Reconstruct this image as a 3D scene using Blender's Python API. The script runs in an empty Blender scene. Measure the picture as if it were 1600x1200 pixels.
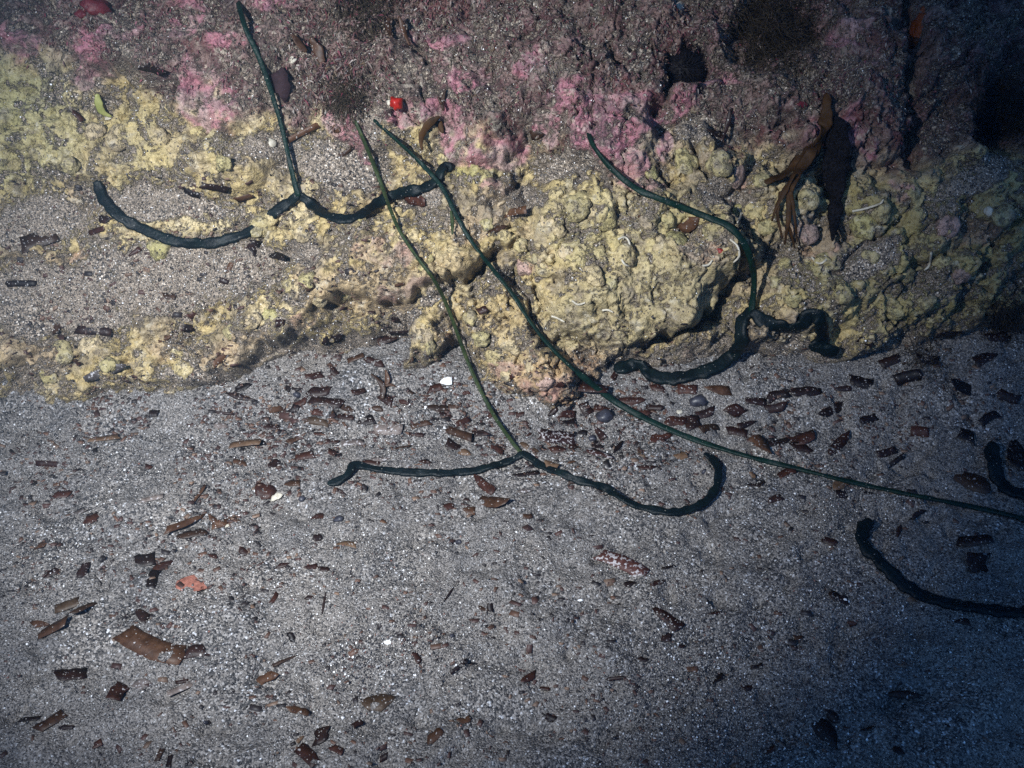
import bpy, bmesh, math, random
import numpy as np
from mathutils import Vector, Matrix

R = math.radians
rng = np.random.default_rng(7)
random.seed(7)
scene = bpy.context.scene
col = scene.collection

# ------------------------------------------------------------------ camera
CAM = np.array((0.0, -0.80, 0.80))
AIM = np.array((0.0, 0.03, 0.06))
HFOV = R(51.0)
cam_d = bpy.data.cameras.new('camera')
cam = bpy.data.objects.new('camera', cam_d)
col.objects.link(cam)
cam.location = CAM
cam.rotation_euler = Vector(AIM - CAM).to_track_quat('-Z', 'Y').to_euler()
cam_d.sensor_fit = 'HORIZONTAL'
cam_d.angle = HFOV
cam_d.clip_start = 0.01
cam_d.clip_end = 300.0
scene.camera = cam

# ------------------------------------------------------------------ world: dim daylight filtering down through the water
world = bpy.data.worlds.new('World')
scene.world = world
world.use_nodes = True
wn = world.node_tree
sky = wn.nodes.new('ShaderNodeTexSky')
sky.sky_type = 'NISHITA'
sky.sun_disc = False
SUN_EL, SUN_AZ = R(62), R(200)
sky.sun_elevation = SUN_EL
sky.sun_rotation = SUN_AZ
bg = wn.nodes['Background']
wat = wn.nodes.new('ShaderNodeMix'); wat.data_type = 'RGBA'; wat.blend_type = 'MULTIPLY'
wat.inputs[0].default_value = 1.0
wat.inputs[7].default_value = (0.34, 0.70, 1.15, 1)      # the water overhead takes out the red
wn.links.new(sky.outputs[0], wat.inputs[6])
wn.links.new(wat.outputs[2], bg.inputs[0])
bg.inputs[1].default_value = 0.10

sun_d = bpy.data.lights.new('sun', 'SUN')
sun_d.energy = 0.06                       # what is left of the sun at this depth
sun_d.angle = R(25)
sun_d.color = (0.40, 0.75, 1.0)
sun = bpy.data.objects.new('sun', sun_d)
col.objects.link(sun)
sdir = Vector((math.sin(SUN_AZ) * math.cos(SUN_EL), math.cos(SUN_AZ) * math.cos(SUN_EL), math.sin(SUN_EL)))
sun.rotation_euler = sdir.to_track_quat('Z', 'Y').to_euler()

# the diver's lamp, held out at arm's length beside the camera
lamp_d = bpy.data.lights.new('dive_lamp', 'SPOT')
lamp_d.energy = 146.0
lamp_d.color = (0.955, 0.985, 1.0)
lamp_d.spot_size = R(60.5)
lamp_d.spot_blend = 1.0
lamp_d.shadow_soft_size = 0.012
lamp = bpy.data.objects.new('dive_lamp', lamp_d)
col.objects.link(lamp)
lamp.location = (-0.40, -0.71, 0.88)
lamp.rotation_euler = (Vector((-0.155, 0.085, 0.09)) - lamp.location).to_track_quat('-Z', 'Y').to_euler()

vs = scene.view_settings
vs.view_transform = 'Standard'
vs.look = 'None'
vs.exposure = 0.0
vs.gamma = 1.0
vs.use_curve_mapping = False
scene.cycles.use_denoising = False     # keep the grain of the sand

# ------------------------------------------------------------------ measuring helpers
_f = (AIM - CAM) / np.linalg.norm(AIM - CAM)
_r = np.cross(_f, (0, 0, 1.0)); _r /= np.linalg.norm(_r)
_u = np.cross(_r, _f)
TH = math.tan(HFOV / 2)
def ray(px, py):
    px = np.asarray(px, float); py = np.asarray(py, float)
    d = _f + _r * ((px - 800) / 800 * TH)[..., None] - _u * ((py - 600) / 800 * TH)[..., None]
    return d / np.linalg.norm(d, axis=-1, keepdims=True)
def project(p):
    q = p - CAM
    w = q @ _f
    return 800 + (q @ _r) / w / TH * 800, 600 - (q @ _u) / w / TH * 800

def ss(a, b, x):
    t = np.clip((x - a) / (b - a), 0, 1)
    return t * t * (3 - 2 * t)

_perm = np.random.default_rng(3).permutation(256)
_perm = np.concatenate([_perm, _perm])
_ga = np.random.default_rng(4).random(256) * 2 * np.pi
_gx, _gy = np.cos(_ga), np.sin(_ga)
def perlin(x, y, seed=0):
    x = x + seed * 17.31; y = y + seed * 9.73
    xi = np.floor(x).astype(int); yi = np.floor(y).astype(int)
    xf = x - xi; yf = y - yi
    xi &= 255; yi &= 255
    u = xf * xf * xf * (xf * (xf * 6 - 15) + 10); v = yf * yf * yf * (yf * (yf * 6 - 15) + 10)
    def g(ix, iy, dx, dy):
        h = _perm[_perm[ix & 255] + (iy & 255)]
        return _gx[h] * dx + _gy[h] * dy
    a = g(xi, yi, xf, yf); b = g(xi + 1, yi, xf - 1, yf)
    c = g(xi, yi + 1, xf, yf - 1); d = g(xi + 1, yi + 1, xf - 1, yf - 1)
    return (a + (b - a) * u) * (1 - v) + (c + (d - c) * u) * v * 1.0
def fbm(x, y, freq, octv=4, seed=0, gain=0.5):
    s = np.zeros_like(x, dtype=float); amp = 1.0
    for k in range(octv):
        s += amp * perlin(x * freq, y * freq, seed + k * 3.7)
        freq *= 2.03; amp *= gain
    return s * 1.5

def mesh_np(name, verts, faces, smooth=False, colors=None, attrs=None):
    """faces: (n,3) or (n,4) int array"""
    me = bpy.data.meshes.new(name)
    k = faces.shape[1]
    me.vertices.add(len(verts)); me.vertices.foreach_set('co', np.ascontiguousarray(verts, dtype=np.float32).ravel())
    me.loops.add(faces.size); me.loops.foreach_set('vertex_index', np.ascontiguousarray(faces, dtype=np.int32).ravel())
    me.polygons.add(len(faces))
    me.polygons.foreach_set('loop_start', np.arange(0, faces.size, k, dtype=np.int32))
    if colors is not None:
        ca = me.color_attributes.new('tint', 'FLOAT_COLOR', 'POINT')
        c4 = np.ones((len(verts), 4), np.float32); c4[:, :3] = colors
        ca.data.foreach_set('color', c4.ravel())
    for an, av in (attrs or {}).items():
        at = me.attributes.new(an, 'FLOAT', 'POINT')
        at.data.foreach_set('value', np.ascontiguousarray(av, dtype=np.float32))
    me.update(calc_edges=True)
    me.validate()
    if smooth:
        me.polygons.foreach_set('use_smooth', np.ones(len(faces), dtype=bool))
    return me
def link(name, me, mat=None, parent=None):
    o = bpy.data.objects.new(name, me)
    col.objects.link(o)
    if mat is not None and me is not None and not me.materials:
        me.materials.append(mat)
    if parent is not None:
        o.parent = parent
    return o
def tag(o, label=None, cat=None, group=None, kind=None):
    if label: o['label'] = label
    if cat: o['category'] = cat
    if group: o['group'] = group
    if kind: o['kind'] = kind
    return o

# ------------------------------------------------------------------ materials
class NT:
    def __init__(s, name):
        s.m = bpy.data.materials.new(name); s.m.use_nodes = True
        s.t = s.m.node_tree
        s.b = s.t.nodes['Principled BSDF']
    def n(s, ty, **kw):
        nd = s.t.nodes.new('ShaderNode' + ty)
        for k, v in kw.items(): setattr(nd, k, v)
        return nd
    def l(s, a, b): s.t.links.new(a, b)
    def pos(s):
        return s.n('NewGeometry').outputs['Position']
    def noise(s, vec, scale, detail=4, rough=0.55, dist=0.0):
        nd = s.n('TexNoise'); s.l(vec, nd.inputs['Vector'])
        nd.inputs['Scale'].default_value = scale; nd.inputs['Detail'].default_value = detail
        nd.inputs['Roughness'].default_value = rough; nd.inputs['Distortion'].default_value = dist
        return nd.outputs['Fac']
    def vor(s, vec, scale, feature='F1'):
        nd = s.n('TexVoronoi', feature=feature); s.l(vec, nd.inputs['Vector'])
        nd.inputs['Scale'].default_value = scale
        return nd
    def ramp(s, fac, stops, interp='LINEAR'):
        nd = s.n('ValToRGB'); nd.color_ramp.interpolation = interp
        e = nd.color_ramp.elements
        while len(e) < len(stops): e.new(0.5)
        for i, (p, c) in enumerate(stops):
            e[i].position = p
            e[i].color = (*c, 1) if isinstance(c, tuple) else (c, c, c, 1)
        s.l(fac, nd.inputs[0])
        return nd.outputs[0]
    def mix(s, fac, a, b, mode='MIX'):
        nd = s.n('Mix', data_type='RGBA', blend_type=mode)
        for sock, v in ((nd.inputs[0], fac), (nd.inputs[6], a), (nd.inputs[7], b)):
            if isinstance(v, (int, float)): sock.default_value = v
            elif isinstance(v, tuple): sock.default_value = (*v, 1)
            else: s.l(v, sock)
        return nd.outputs[2]
    def math(s, op, a, b=0.0):
        nd = s.n('Math', operation=op)
        for sock, v in ((nd.inputs[0], a), (nd.inputs[1], b)):
            if isinstance(v, (int, float)): sock.default_value = v
            else: s.l(v, sock)
        return nd.outputs[0]
    def bump(s, h, dist, strength=1.0, normal=None):
        nd = s.n('Bump'); s.l(h, nd.inputs['Height'])
        nd.inputs['Distance'].default_value = dist; nd.inputs['Strength'].default_value = strength
        if normal is not None: s.l(normal, nd.inputs['Normal'])
        return nd.outputs[0]
    def base(s, c):
        if isinstance(c, tuple): s.b.inputs['Base Color'].default_value = (*c, 1)
        else: s.l(c, s.b.inputs['Base Color'])
    def set(s, **kw):
        for k, v in kw.items(): s.b.inputs[k.replace('_', ' ')].default_value = v

def sand_color(T, P):
    """salt and pepper grains, two sizes; returns colour and height sockets"""
    v1 = T.vor(P, 600.0); v2 = T.vor(P, 960.0)
    sep = T.n('SeparateColor'); T.l(v1.outputs['Color'], sep.inputs[0])
    c1 = T.ramp(sep.outputs[0], [(0.0, (.007, .008, .011)), (0.26, (.045, .042, .040)), (0.42, (.13, .115, .102)), (0.62, (.225, .20, .175)),
                                 (0.84, (.35, .32, .29)), (0.972, (.66, .65, .64))], 'CONSTANT')
    sep2 = T.n('SeparateColor'); T.l(v2.outputs['Color'], sep2.inputs[0])
    c2 = T.ramp(sep2.outputs[1], [(0.0, (.014, .013, .014)), (0.19, (.095, .085, .075)), (0.43, (.185, .163, .142)), (0.74, (.26, .232, .205)), (0.965, (.52, .50, .47))], 'CONSTANT')
    patch = T.noise(P, 11.0, 4)
    f = T.ramp(patch, [(0.42, 0.0), (0.58, 1.0)])
    c = T.mix(T.math('ADD', T.math('MULTIPLY', f, 0.7), 0.15), c2, c1)
    h = T.math('ADD', T.math('MULTIPLY', v1.outputs['Distance'], -1.0), T.math('MULTIPLY', v2.outputs['Distance'], -0.7))
    return c, h

# sand
T = NT('sand')
P = T.pos()
c, h = sand_color(T, P)
big = T.noise(P, 14, 4)
c = T.mix(1.0, c, T.ramp(big, [(0.3, (.64, .67, .73)), (0.7, (1.0, 1.0, 1.01))]), 'MULTIPLY')
T.base(c)
T.set(Roughness=0.7)
T.l(T.bump(h, 0.0011, 0.85), T.b.inputs['Normal'])
M_SAND = T.m

# loose grains
T = NT('grain')
a = T.n('Attribute', attribute_name='tint')
T.base(a.outputs['Color']); T.set(Roughness=0.28)
M_GRAIN = T.m

# rock: own colours from the crusts that grow on it (vertex colour), sand drifts where they lie
T = NT('crusted_rock')
P = T.pos()
tint = T.n('Attribute', attribute_name='tint').outputs['Color']
sandm = T.n('Attribute', attribute_name='sand').outputs['Fac']
n1 = T.noise(P, 95, 5, 0.65)
n2 = T.noise(P, 420, 4, 0.7)
v = T.ramp(n1, [(0.28, (.55, .50, .44)), (0.42, (.96, .96, .95)), (0.72, (1.25, 1.25, 1.25))])
c = T.mix(1.0, tint, v, 'MULTIPLY')
c = T.mix(1.0, c, T.ramp(n2, [(0.30, (.80, .77, .73)), (0.50, (1.0, 1.0, 1.0)), (0.8, (1.12, 1.12, 1.12))]), 'MULTIPLY')
# tiny dark pores and dirt specks
vs_ = T.vor(P, 240)
sepv = T.n('SeparateColor'); T.l(vs_.outputs['Color'], sepv.inputs[0])
sp = T.math('MULTIPLY', T.math('LESS_THAN', vs_.outputs['Distance'], 0.26), T.math('GREATER_THAN', sepv.outputs[0], 0.82))
c = T.mix(sp, c, (.03, .022, .02))
nd1 = T.noise(P, 34, 5, 0.7)
c = T.mix(T.ramp(nd1, [(0.52, 0.0), (0.66, .72)]), c, (.155, .125, .098))          # grey brown silt film
nd2 = T.noise(P, 58, 5, 0.7)
c = T.mix(T.ramp(nd2, [(0.56, 0.0), (0.68, .65)]), c, (.46, .415, .32))          # bleached crust
sc_, sh_ = sand_color(T, P)
# sand catches raggedly
edge = T.noise(P, 160, 4, 0.7)
sm = T.math('ADD', sandm, T.math('MULTIPLY', T.math('SUBTRACT', edge, 0.5), 2.2))
smr = T.ramp(sm, [(0.30, 0.0), (0.70, 1.0)])
sed = T.mix(1.0, sc_, (1.16, 1.04, .90), 'MULTIPLY')
c = T.mix(T.math('MAXIMUM', smr, .20), c, sed)
T.base(c)
T.set(Roughness=0.72)
hh = T.math('ADD', T.math('MULTIPLY', n1, 2.2), T.math('MULTIPLY', n2, 0.25))
hs = T.math('MULTIPLY', sh_, 0.45)
hm = T.n('Mix', data_type='FLOAT'); T.l(smr, hm.inputs[0]); T.l(hh, hm.inputs[2]); T.l(hs, hm.inputs[3])
T.l(T.bump(hm.outputs[0], 0.0026, 1.0), T.b.inputs['Normal'])
M_ROCK = T.m

def leafmat(name, c0, c1, c2, white=0.0, rough=0.5):
    T = NT(name); P = T.pos()
    oi = T.n('ObjectInfo')
    n = T.noise(P, 150, 4, 0.6)
    c = T.ramp(n, [(0.3, c0), (0.52, c1), (0.75, c2)])
    c = T.mix(1.0, c, T.ramp(oi.outputs['Random'], [(0, (.30, .30, .31)), (.5, (.56, .52, .50)), (1, (1.0, .94, .88))]), 'MULTIPLY')
    w = T.noise(P, 330, 3, 0.5)
    wf = T.ramp(w, [(0.66 - white, 0.0), (0.72 - white, 0.75)])
    c = T.mix(wf, c, (.42, .40, .40))
    v = T.vor(P, 560); s = T.n('SeparateColor'); T.l(v.outputs['Color'], s.inputs[0])
    sp = T.math('MULTIPLY', T.math('LESS_THAN', v.outputs['Distance'], 0.34), T.math('GREATER_THAN', s.outputs[0], 0.94))
    c = T.mix(sp, c, (.28, .26, .24))                                            # grains clinging to it
    T.base(c); T.set(Roughness=rough); T.b.inputs['Specular IOR Level'].default_value = 0.22
    T.l(T.bump(n, 0.0012, 0.5), T.b.inputs['Normal'])
    return T.m
LM = {
    'dark': leafmat('dark_leaf', (.008, .005, .005), (.018, .009, .008), (.034, .016, .012)),
    'red': leafmat('red_brown_leaf', (.020, .008, .006), (.040, .015, .010), (.07, .030, .02), 0.0),
    'brown': leafmat('brown_leaf', (.035, .017, .009), (.065, .033, .018), (.11, .06, .036)),
    'tan': leafmat('tan_leaf', (.08, .047, .026), (.14, .088, .052), (.21, .145, .095)),
    'grey': leafmat('grey_leaf', (.09, .075, .07), (.17, .145, .135), (.30, .28, .27), 0.08),
    'spot': leafmat('spotted_leaf', (.035, .012, .011), (.06, .024, .020), (.10, .05, .045), 0.12),
}

def wormmat(name, dark, mid, light):
    T = NT(name); P = T.pos()
    n = T.noise(P, 90, 5, 0.65); n2 = T.noise(P, 420, 4, 0.6)
    c = T.ramp(n, [(0.3, dark), (0.55, mid), (0.8, light)])
    c = T.mix(1.0, c, T.ramp(n2, [(0.35, .75), (0.65, 1.2)]), 'MULTIPLY')
    v = T.vor(P, 520); s = T.n('SeparateColor'); T.l(v.outputs['Color'], s.inputs[0])
    sp = T.math('MULTIPLY', T.math('LESS_THAN', v.outputs['Distance'], 0.30), T.math('GREATER_THAN', s.outputs[0], 0.965))
    c = T.mix(T.math('MULTIPLY', sp, .6), c, (.22, .22, .20))
    T.base(c); T.set(Roughness=0.48); T.b.inputs['Specular IOR Level'].default_value = 0.16
    T.l(T.bump(T.math('ADD', n, T.math('MULTIPLY', n2, .35)), 0.0016, 0.8), T.b.inputs['Normal'])
    return T.m
M_WORM = wormmat('worm_green', (.0008, .0030, .0042), (.0016, .0056, .0068), (.0042, .0115, .0100))
M_WSTALK = wormmat('worm_stalk', (.0012, .0082, .0068), (.0024, .0140, .0100), (.0060, .0230, .0120))
M_WOLIVE = wormmat('worm_olive', (.010, .020, .009), (.024, .036, .013), (.055, .064, .022))

def plain(name, c0, c1, rough=0.5, scale=200, bump=0.001, spec=0.3):
    T = NT(name); P = T.pos()
    n = T.noise(P, scale, 4, 0.6)
    T.base(T.ramp(n, [(0.3, c0), (0.7, c1)])); T.set(Roughness=rough); T.b.inputs['Specular IOR Level'].default_value = spec
    if bump: T.l(T.bump(n, bump, 0.7), T.b.inputs['Normal'])
    return T.m
M_WHITE = plain('white_shell', (.70, .70, .70), (.88, .88, .87), 0.35)
M_TUBE = plain('tube_shell', (.28, .25, .19), (.50, .46, .38), 0.7, 300)
M_REDSPONGE = plain('red_sponge', (.12, .010, .008), (.26, .028, .016), 0.5, 180, 0.002)
M_ORANGE = plain('orange_sponge', (.09, .022, .006), (.22, .055, .015), 0.55, 180, 0.002)
M_MAROON = plain('maroon_sponge', (.05, .006, .009), (.11, .012, .016), 0.5, 160, 0.002)
M_BEAD = plain('red_bead', (.18, .006, .004), (.32, .016, .008), 0.35, 260, 0.0008)
M_SALMON = plain('salmon_crust', (.13, .045, .03), (.30, .12, .085), 0.8, 220, 0.003)
M_BLACK = plain('urchin_black', (.002, .0016, .003), (.005, .004, .006), 0.6, 200, 0.0005, 0.12)
M_KELP = plain('brown_seaweed', (.016, .008, .003), (.05, .024, .008), 0.65, 60, 0.0006, 0.12)
M_WEDGE = plain('blackish_wedge', (.0004, .0004, .0006), (.012, .011, .013), 0.9, 420, 0.003, 0.06)
M_YELLOWBLADE = plain('yellow_blade', (.17, .18, .05), (.26, .26, .09), 0.5, 100, 0.0006)
M_PURPLE = plain('purple_leaf', (.014, .008, .010), (.028, .015, .018), 0.75, 160, 0.001, 0.1)
M_PEBBLE = plain('dark_pebble', (.012, .012, .018), (.04, .04, .05), 0.4, 200, 0.0006)
# ================================================================== STRUCTURE
# ------------------------------------------------------------------ sand sheet
def sand_z(x, y):
    z = 0.0065 * fbm(x, y, 7.0, 3, 1) + 0.0046 * fbm(x, y, 22.0, 3, 2) + 0.0013 * fbm(x, y, 70.0, 2, 5) - 0.006 * ss(.25, .6, fbm(x, y, 30.0, 2, 6))
    z = z + 0.30 * np.maximum(0, np.minimum(y - 0.0 + 0.02 * fbm(x, y, 5.0, 2, 8), 0.40)) * ss(-0.02, 0.08, y)
    near = ss(3.0, 1.0, np.hypot(x, y))
    return z * near + 0.02 * perlin(x * 0.6, y * 0.6, 3) * (1 - near)
def axis(lo, hi, step, far, n):
    mid = np.arange(lo, hi + step / 2, step)
    g = np.geomspace(step * 2, far, n)
    return np.concatenate([lo - g[::-1], mid, hi + g])
def grid_faces(nx, ny):
    i = np.arange(nx - 1)[None, :]; j = np.arange(ny - 1)[:, None]
    a = (j * nx + i)
    return np.stack([a, a + 1, a + nx + 1, a + nx], -1).reshape(-1, 4)
gx = axis(-0.78, 0.78, 0.0032, 40.0, 26)
gy = axis(-0.52, 0.34, 0.0032, 40.0, 26)
GX, GY = np.meshgrid(gx, gy)
GZ = sand_z(GX, GY)
me = mesh_np('sand', np.stack([GX, GY, GZ], -1).reshape(-1, 3), grid_faces(len(gx), len(gy)), smooth=True)
sand = link('sand', me, M_SAND)
def sand_f(x, y):
    """height of the sand sheet, read back from the sheet"""
    fi = np.interp(x, gx, np.arange(len(gx))); fj = np.interp(y, gy, np.arange(len(gy)))
    i = np.clip(fi.astype(int), 0, len(gx) - 2); j = np.clip(fj.astype(int), 0, len(gy) - 2)
    a = fi - i; b = fj - j
    return (GZ[j, i] * (1 - a) + GZ[j, i + 1] * a) * (1 - b) + (GZ[j + 1, i] * (1 - a) + GZ[j + 1, i + 1] * a) * b
tag(sand, 'grey speckled sand of the sea floor below the ledge', kind='structure')

# ------------------------------------------------------------------ rock ledge: relief over a slope that rises from the sand
SLOPE = R(50)
TS = np.array((0, math.cos(SLOPE), math.sin(SLOPE)))
NS = np.array((0, -math.sin(SLOPE), math.cos(SLOPE)))
P0 = np.array((0, 0.045, 0.0))
GS_ = 0.00145
rx = axis(-0.68, 0.68, GS_, 2.6, 22)
rs = np.concatenate([[-0.12, -0.09, -0.07], np.arange(-0.055, 0.50, GS_), 0.50 + np.geomspace(0.004, 1.0, 24)])
X, S = np.meshgrid(rx, rs)
base = P0 + X[..., None] * np.array((1.0, 0, 0)) + S[..., None] * TS
U0, V0 = project(base)
# outside the seen part the measures go on steadily
U0 = np.clip(U0, -600, 2200); V0 = np.clip(V0, -400, 1000)
U = U0 + 16 * fbm(X, S, 16, 3, 11) + 7 * fbm(X, S, 60, 2, 12)
V = V0 + 16 * fbm(X, S, 16, 3, 13) + 7 * fbm(X, S, 60, 2, 14)
def Q(cx, cy, ax, ay, ang=0):
    a = R(ang); dx, dy = U - cx, V - cy
    p = dx * math.cos(a) + dy * math.sin(a); q = -dx * math.sin(a) + dy * math.cos(a)
    return np.sqrt((p / ax) ** 2 + (q / ay) ** 2)
def blob(cx, cy, ax, ay, ang=0, soft=0.35):
    return ss(1 + soft / 2, 1 - soft / 2, Q(cx, cy, ax, ay, ang))
def dome(cx, cy, ax, ay, ang=0, p=2.5):
    return np.sqrt(np.clip(1 - Q(cx, cy, ax, ay, ang) ** p, 0, 1))

foot = np.interp(U, [-400, 0, 100, 250, 400, 440, 480, 600, 634, 650, 676, 690, 705, 735, 770, 810, 870, 915, 940, 958, 1020, 1130, 1180, 1300, 1400, 1500, 1600, 2000],
                 [600, 612, 612, 602, 562, 530, 508, 482, 480, 552, 552, 505, 498, 545, 590, 610, 626, 620, 590, 548, 542, 522, 520, 545, 512, 490, 468, 450])
below = ss(-6, 40, V - foot)
turf_line = np.interp(U, [-400, 0, 100, 300, 450, 600, 750, 850, 950, 1050, 1200, 1400, 1600, 2000],
                      [60, 75, 110, 160, 185, 195, 225, 235, 262, 205, 225, 258, 225, 220])
turf = ss(22, -22, V - turf_line + 30 * fbm(X, S, 22, 3, 21))

sandm = np.zeros_like(X)
for a in [(270, 430, 190, 62, -6), (90, 470, 150, 62, 8), (250, 318, 120, 26, 8), (60, 350, 90, 40), (520, 262, 90, 34, 10), (560, 215, 40, 60), (880, 262, 52, 40), (815, 322, 34, 24),
          (660, 320, 40, 16, -20), (1140, 318, 36, 18, 20), (1100, 300, 30, 26), (690, 468, 42, 13, -22), (630, 505, 30, 20), (700, 545, 18, 40, 20), (1230, 560, 90, 26), (480, 400, 46, 20), (1500, 290, 70, 26, -30), (1330, 410, 60, 26, -30), (1100, 215, 50, 20),
          (430, 225, 40, 30), (330, 590, 60, 16)]:
    sandm = np.maximum(sandm, blob(*a, soft=0.6) * 0.95)
smooth_zone = sandm.copy()

D = 0.010 * fbm(X, S, 8, 3, 31)
lumps = [  # centre, radii, turn, height (mm)
    (978, 395, 178, 138, -8, 66), (1010, 470, 120, 70, -20, 58), (905, 345, 90, 60, 0, 66), (1100, 390, 60, 70, 10, 72),
    (800, 535, 112, 52, 38, 30), (862, 588, 72, 40, 12, 30), (740, 490, 50, 26, 20, 24), (662, 528, 27, 30, 0, 24),
    (600, 410, 215, 60, -18, 50), (690, 420, 100, 42, -22, 58), (450, 480, 110, 62, -25, 46), (560, 365, 150, 40, -5, 40), (735, 330, 100, 70, 30, 44),
    (330, 560, 130, 48, -12, 30), (110, 572, 112, 50, 0, 28),
    (190, 232, 260, 58, 4, 34), (30, 215, 120, 80, 10, 34), (370, 255, 70, 60, 0, 38),
    (1400, 385, 210, 118, -12, 44), (1250, 450, 90, 76, 0, 34), (1520, 330, 130, 110, -25, 50), (1220, 330, 80, 70, 0, 44), (1090, 255, 80, 48, 10, 46),
    (800, 70, 1000, 150, 0, 40), (600, 120, 170, 120, 0, 52), (880, 130, 180, 110, 0, 56), (180, 70, 240, 80, 10, 50), (1330, 150, 120, 130, 0, 56), (1520, 60, 120, 120, 0, 60),
    (700, 200, 120, 60, 10, 50), (960, 240, 90, 52, 25, 52),
]
dm = np.zeros_like(X)
for (cx, cy, ax, ay, ang, h) in lumps:
    d = h * 1e-3 * dome(cx, cy, ax, ay, ang)
    k = 0.010
    hlp = np.clip(0.5 + 0.5 * (dm - d) / k, 0, 1)
    dm = d * (1 - hlp) + dm * hlp + k * hlp * (1 - hlp) - k * 0.25 * 0     # soft union
D = D + dm
# hollows
for (cx, cy, ax, ay, ang, h) in [(1568, 185, 62, 66, -20, 95), (1072, 108, 46, 42, -15, 62), (1205, 62, 88, 88, 0, 40), (1540, 120, 50, 40, -30, 50)]:
    D = D - h * 1e-3 * ss(1.1, 0.35, Q(cx, cy, ax, ay, ang))
def crack(pts, width, depth):
    best = np.full(X.shape, 1e9)
    for (x0, y0), (x1, y1) in zip(pts, pts[1:]):
        dx, dy = x1 - x0, y1 - y0
        t = np.clip(((U - x0) * dx + (V - y0) * dy) / (dx * dx + dy * dy), 0, 1)
        best = np.minimum(best, np.hypot(U - x0 - t * dx, V - y0 - t * dy))
    return depth * np.exp(-(best / width) ** 2)
for pts, w, dp in [([(1408, 0), (1415, 70), (1400, 130), (1425, 215), (1430, 260)], 10, .040), ([(745, 440), (780, 405), (800, 380)], 7, .030),
                   ([(1136, 405), (1145, 440), (1110, 492), (1040, 535), (1015, 548)], 9, .034), ([(800, 440), (820, 480), (850, 525), (930, 530)], 6, .018),
                   ([(555, 470), (620, 478), (690, 452), (745, 438)], 6, .022), ([(400, 572), (470, 520), (520, 492), (560, 478)], 7, .020),
                   ([(175, 122), (230, 135), (270, 140)], 12, .034), ([(1280, 430), (1330, 395), (1380, 350), (1400, 330)], 5, .014), ([(1090, 240), (1098, 270)], 6, .02),
                   ([(850, 260), (800, 300), (770, 330)], 5, .016), ([(1520, 420), (1560, 360), (1600, 330)], 7, .02), ([(1290, 190), (1282, 300), (1300, 380)], 8, .02),
                   ([(20, 610), (60, 570), (90, 530)], 8, .018), ([(1370, 470), (1400, 420), (1480, 400)], 5, .014), ([(1050, 130), (1015, 185)], 7, .025)]:
    D = D - crack(pts, w, dp)
rough = (1 - 0.85 * np.clip(smooth_zone, 0, 1)) * (1 - 0.8 * below)
ridg = 1 - np.abs(fbm(X, S, 24, 3, 41))
D = D + rough * (0.0065 * fbm(X, S, 26, 4, 51) + 0.0055 * (ridg - 0.6) + 0.0026 * fbm(X, S, 120, 3, 55))
cr1 = 1 - np.abs(fbm(X, S, 17, 4, 42)) * 2.2
cr2 = 1 - np.abs(fbm(X, S, 38, 4, 43)) * 2.2
D = D - rough * (0.0115 * ss(.80, 1.0, cr1) * ss(-.2, .3, fbm(X, S, 9, 2, 44)) + 0.0062 * ss(.80, 1.0, cr2) * ss(-.1, .3, fbm(X, S, 12, 2, 46)))
tr = fbm(X, S, 20, 4, 45) * 4.0
D = D + rough * 0.0050 * (np.floor(tr) + ss(.40, .60, tr - np.floor(tr)))
# strata of the worn underside of the boulder
und = blob(1000, 480, 150, 62, -15) + blob(640, 450, 170, 26, -16)
D = D + 0.0028 * np.clip(und, 0, 1) * np.abs(fbm(X * 0.35 + S * 0.3, S, 95, 3, 57))
# small crusty buds swelling out of the rock
knob_zone = (1 - turf) * (1 - np.clip(smooth_zone * 1.2, 0, 1)) * (1 - below) * (1 - 0.85 * np.clip(und, 0, 1))
turf_k = turf * 0.6
nk = 0
step = GS_
for _ in range(5200):
    bx = rng.uniform(-0.66, 0.66); bs = rng.uniform(-0.04, 0.49)
    ix = np.searchsorted(rx, bx); js = np.searchsorted(rs, bs)
    z = max(knob_zone[js, ix], turf_k[js, ix] * 0.5)
    cl = float(fbm(np.array([bx]), np.array([bs]), 13, 2, 61)[0])
    if rng.random() > z * (0.30 + 0.7 * max(cl, -0.4)): continue
    r = rng.choice([0.0045, 0.006, 0.008, 0.0105, 0.013], p=[.34, .28, .2, .12, .06]) * rng.uniform(.85, 1.15)
    hgt = r * rng.uniform(0.35, 0.70)
    m = int(r / step) + 2
    j0, j1, i0, i1 = max(js - m, 3), js + m + 1, max(ix - m, 0), ix + m + 1
    xx, sss = X[j0:j1, i0:i1], S[j0:j1, i0:i1]
    el = rng.uniform(.75, 1.3)
    q = ((xx - bx) * el) ** 2 + ((sss - bs) / el) ** 2
    prof = np.sqrt(np.clip(1 - q / r ** 2, 0, 1))
    if rng.random() < .25: prof = prof - 0.45 * np.exp(-q / (0.28 * r) ** 2)
    D[j0:j1, i0:i1] += hgt * prof * (1 - 0.5 * (D[j0:j1, i0:i1] > D[js, ix] + 0.004))
    nk += 1
# the rock dives under the sand at its foot
D = D - 0.036 * below - 0.05 * ss(20, 90, V - foot)
sandm = np.maximum(sandm, below)
sandm = np.maximum(sandm, .55 * ss(-18, 4, V - foot))
dry = fbm(X, S, 19, 4, 71)
sandm = np.maximum(sandm, 0.66 * ss(0.0, 0.42, dry) * (1 - 0.55 * np.clip(und, 0, 1)))
sandm = np.maximum(sandm, 0.62 * ss(0.10, 0.45, fbm(X, S, 52, 3, 72)) * (1 - 0.5 * np.clip(und, 0, 1)))
sandm = np.maximum(sandm, turf * (0.33 + 0.45 * fbm(X, S, 40, 3, 73)))
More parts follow.
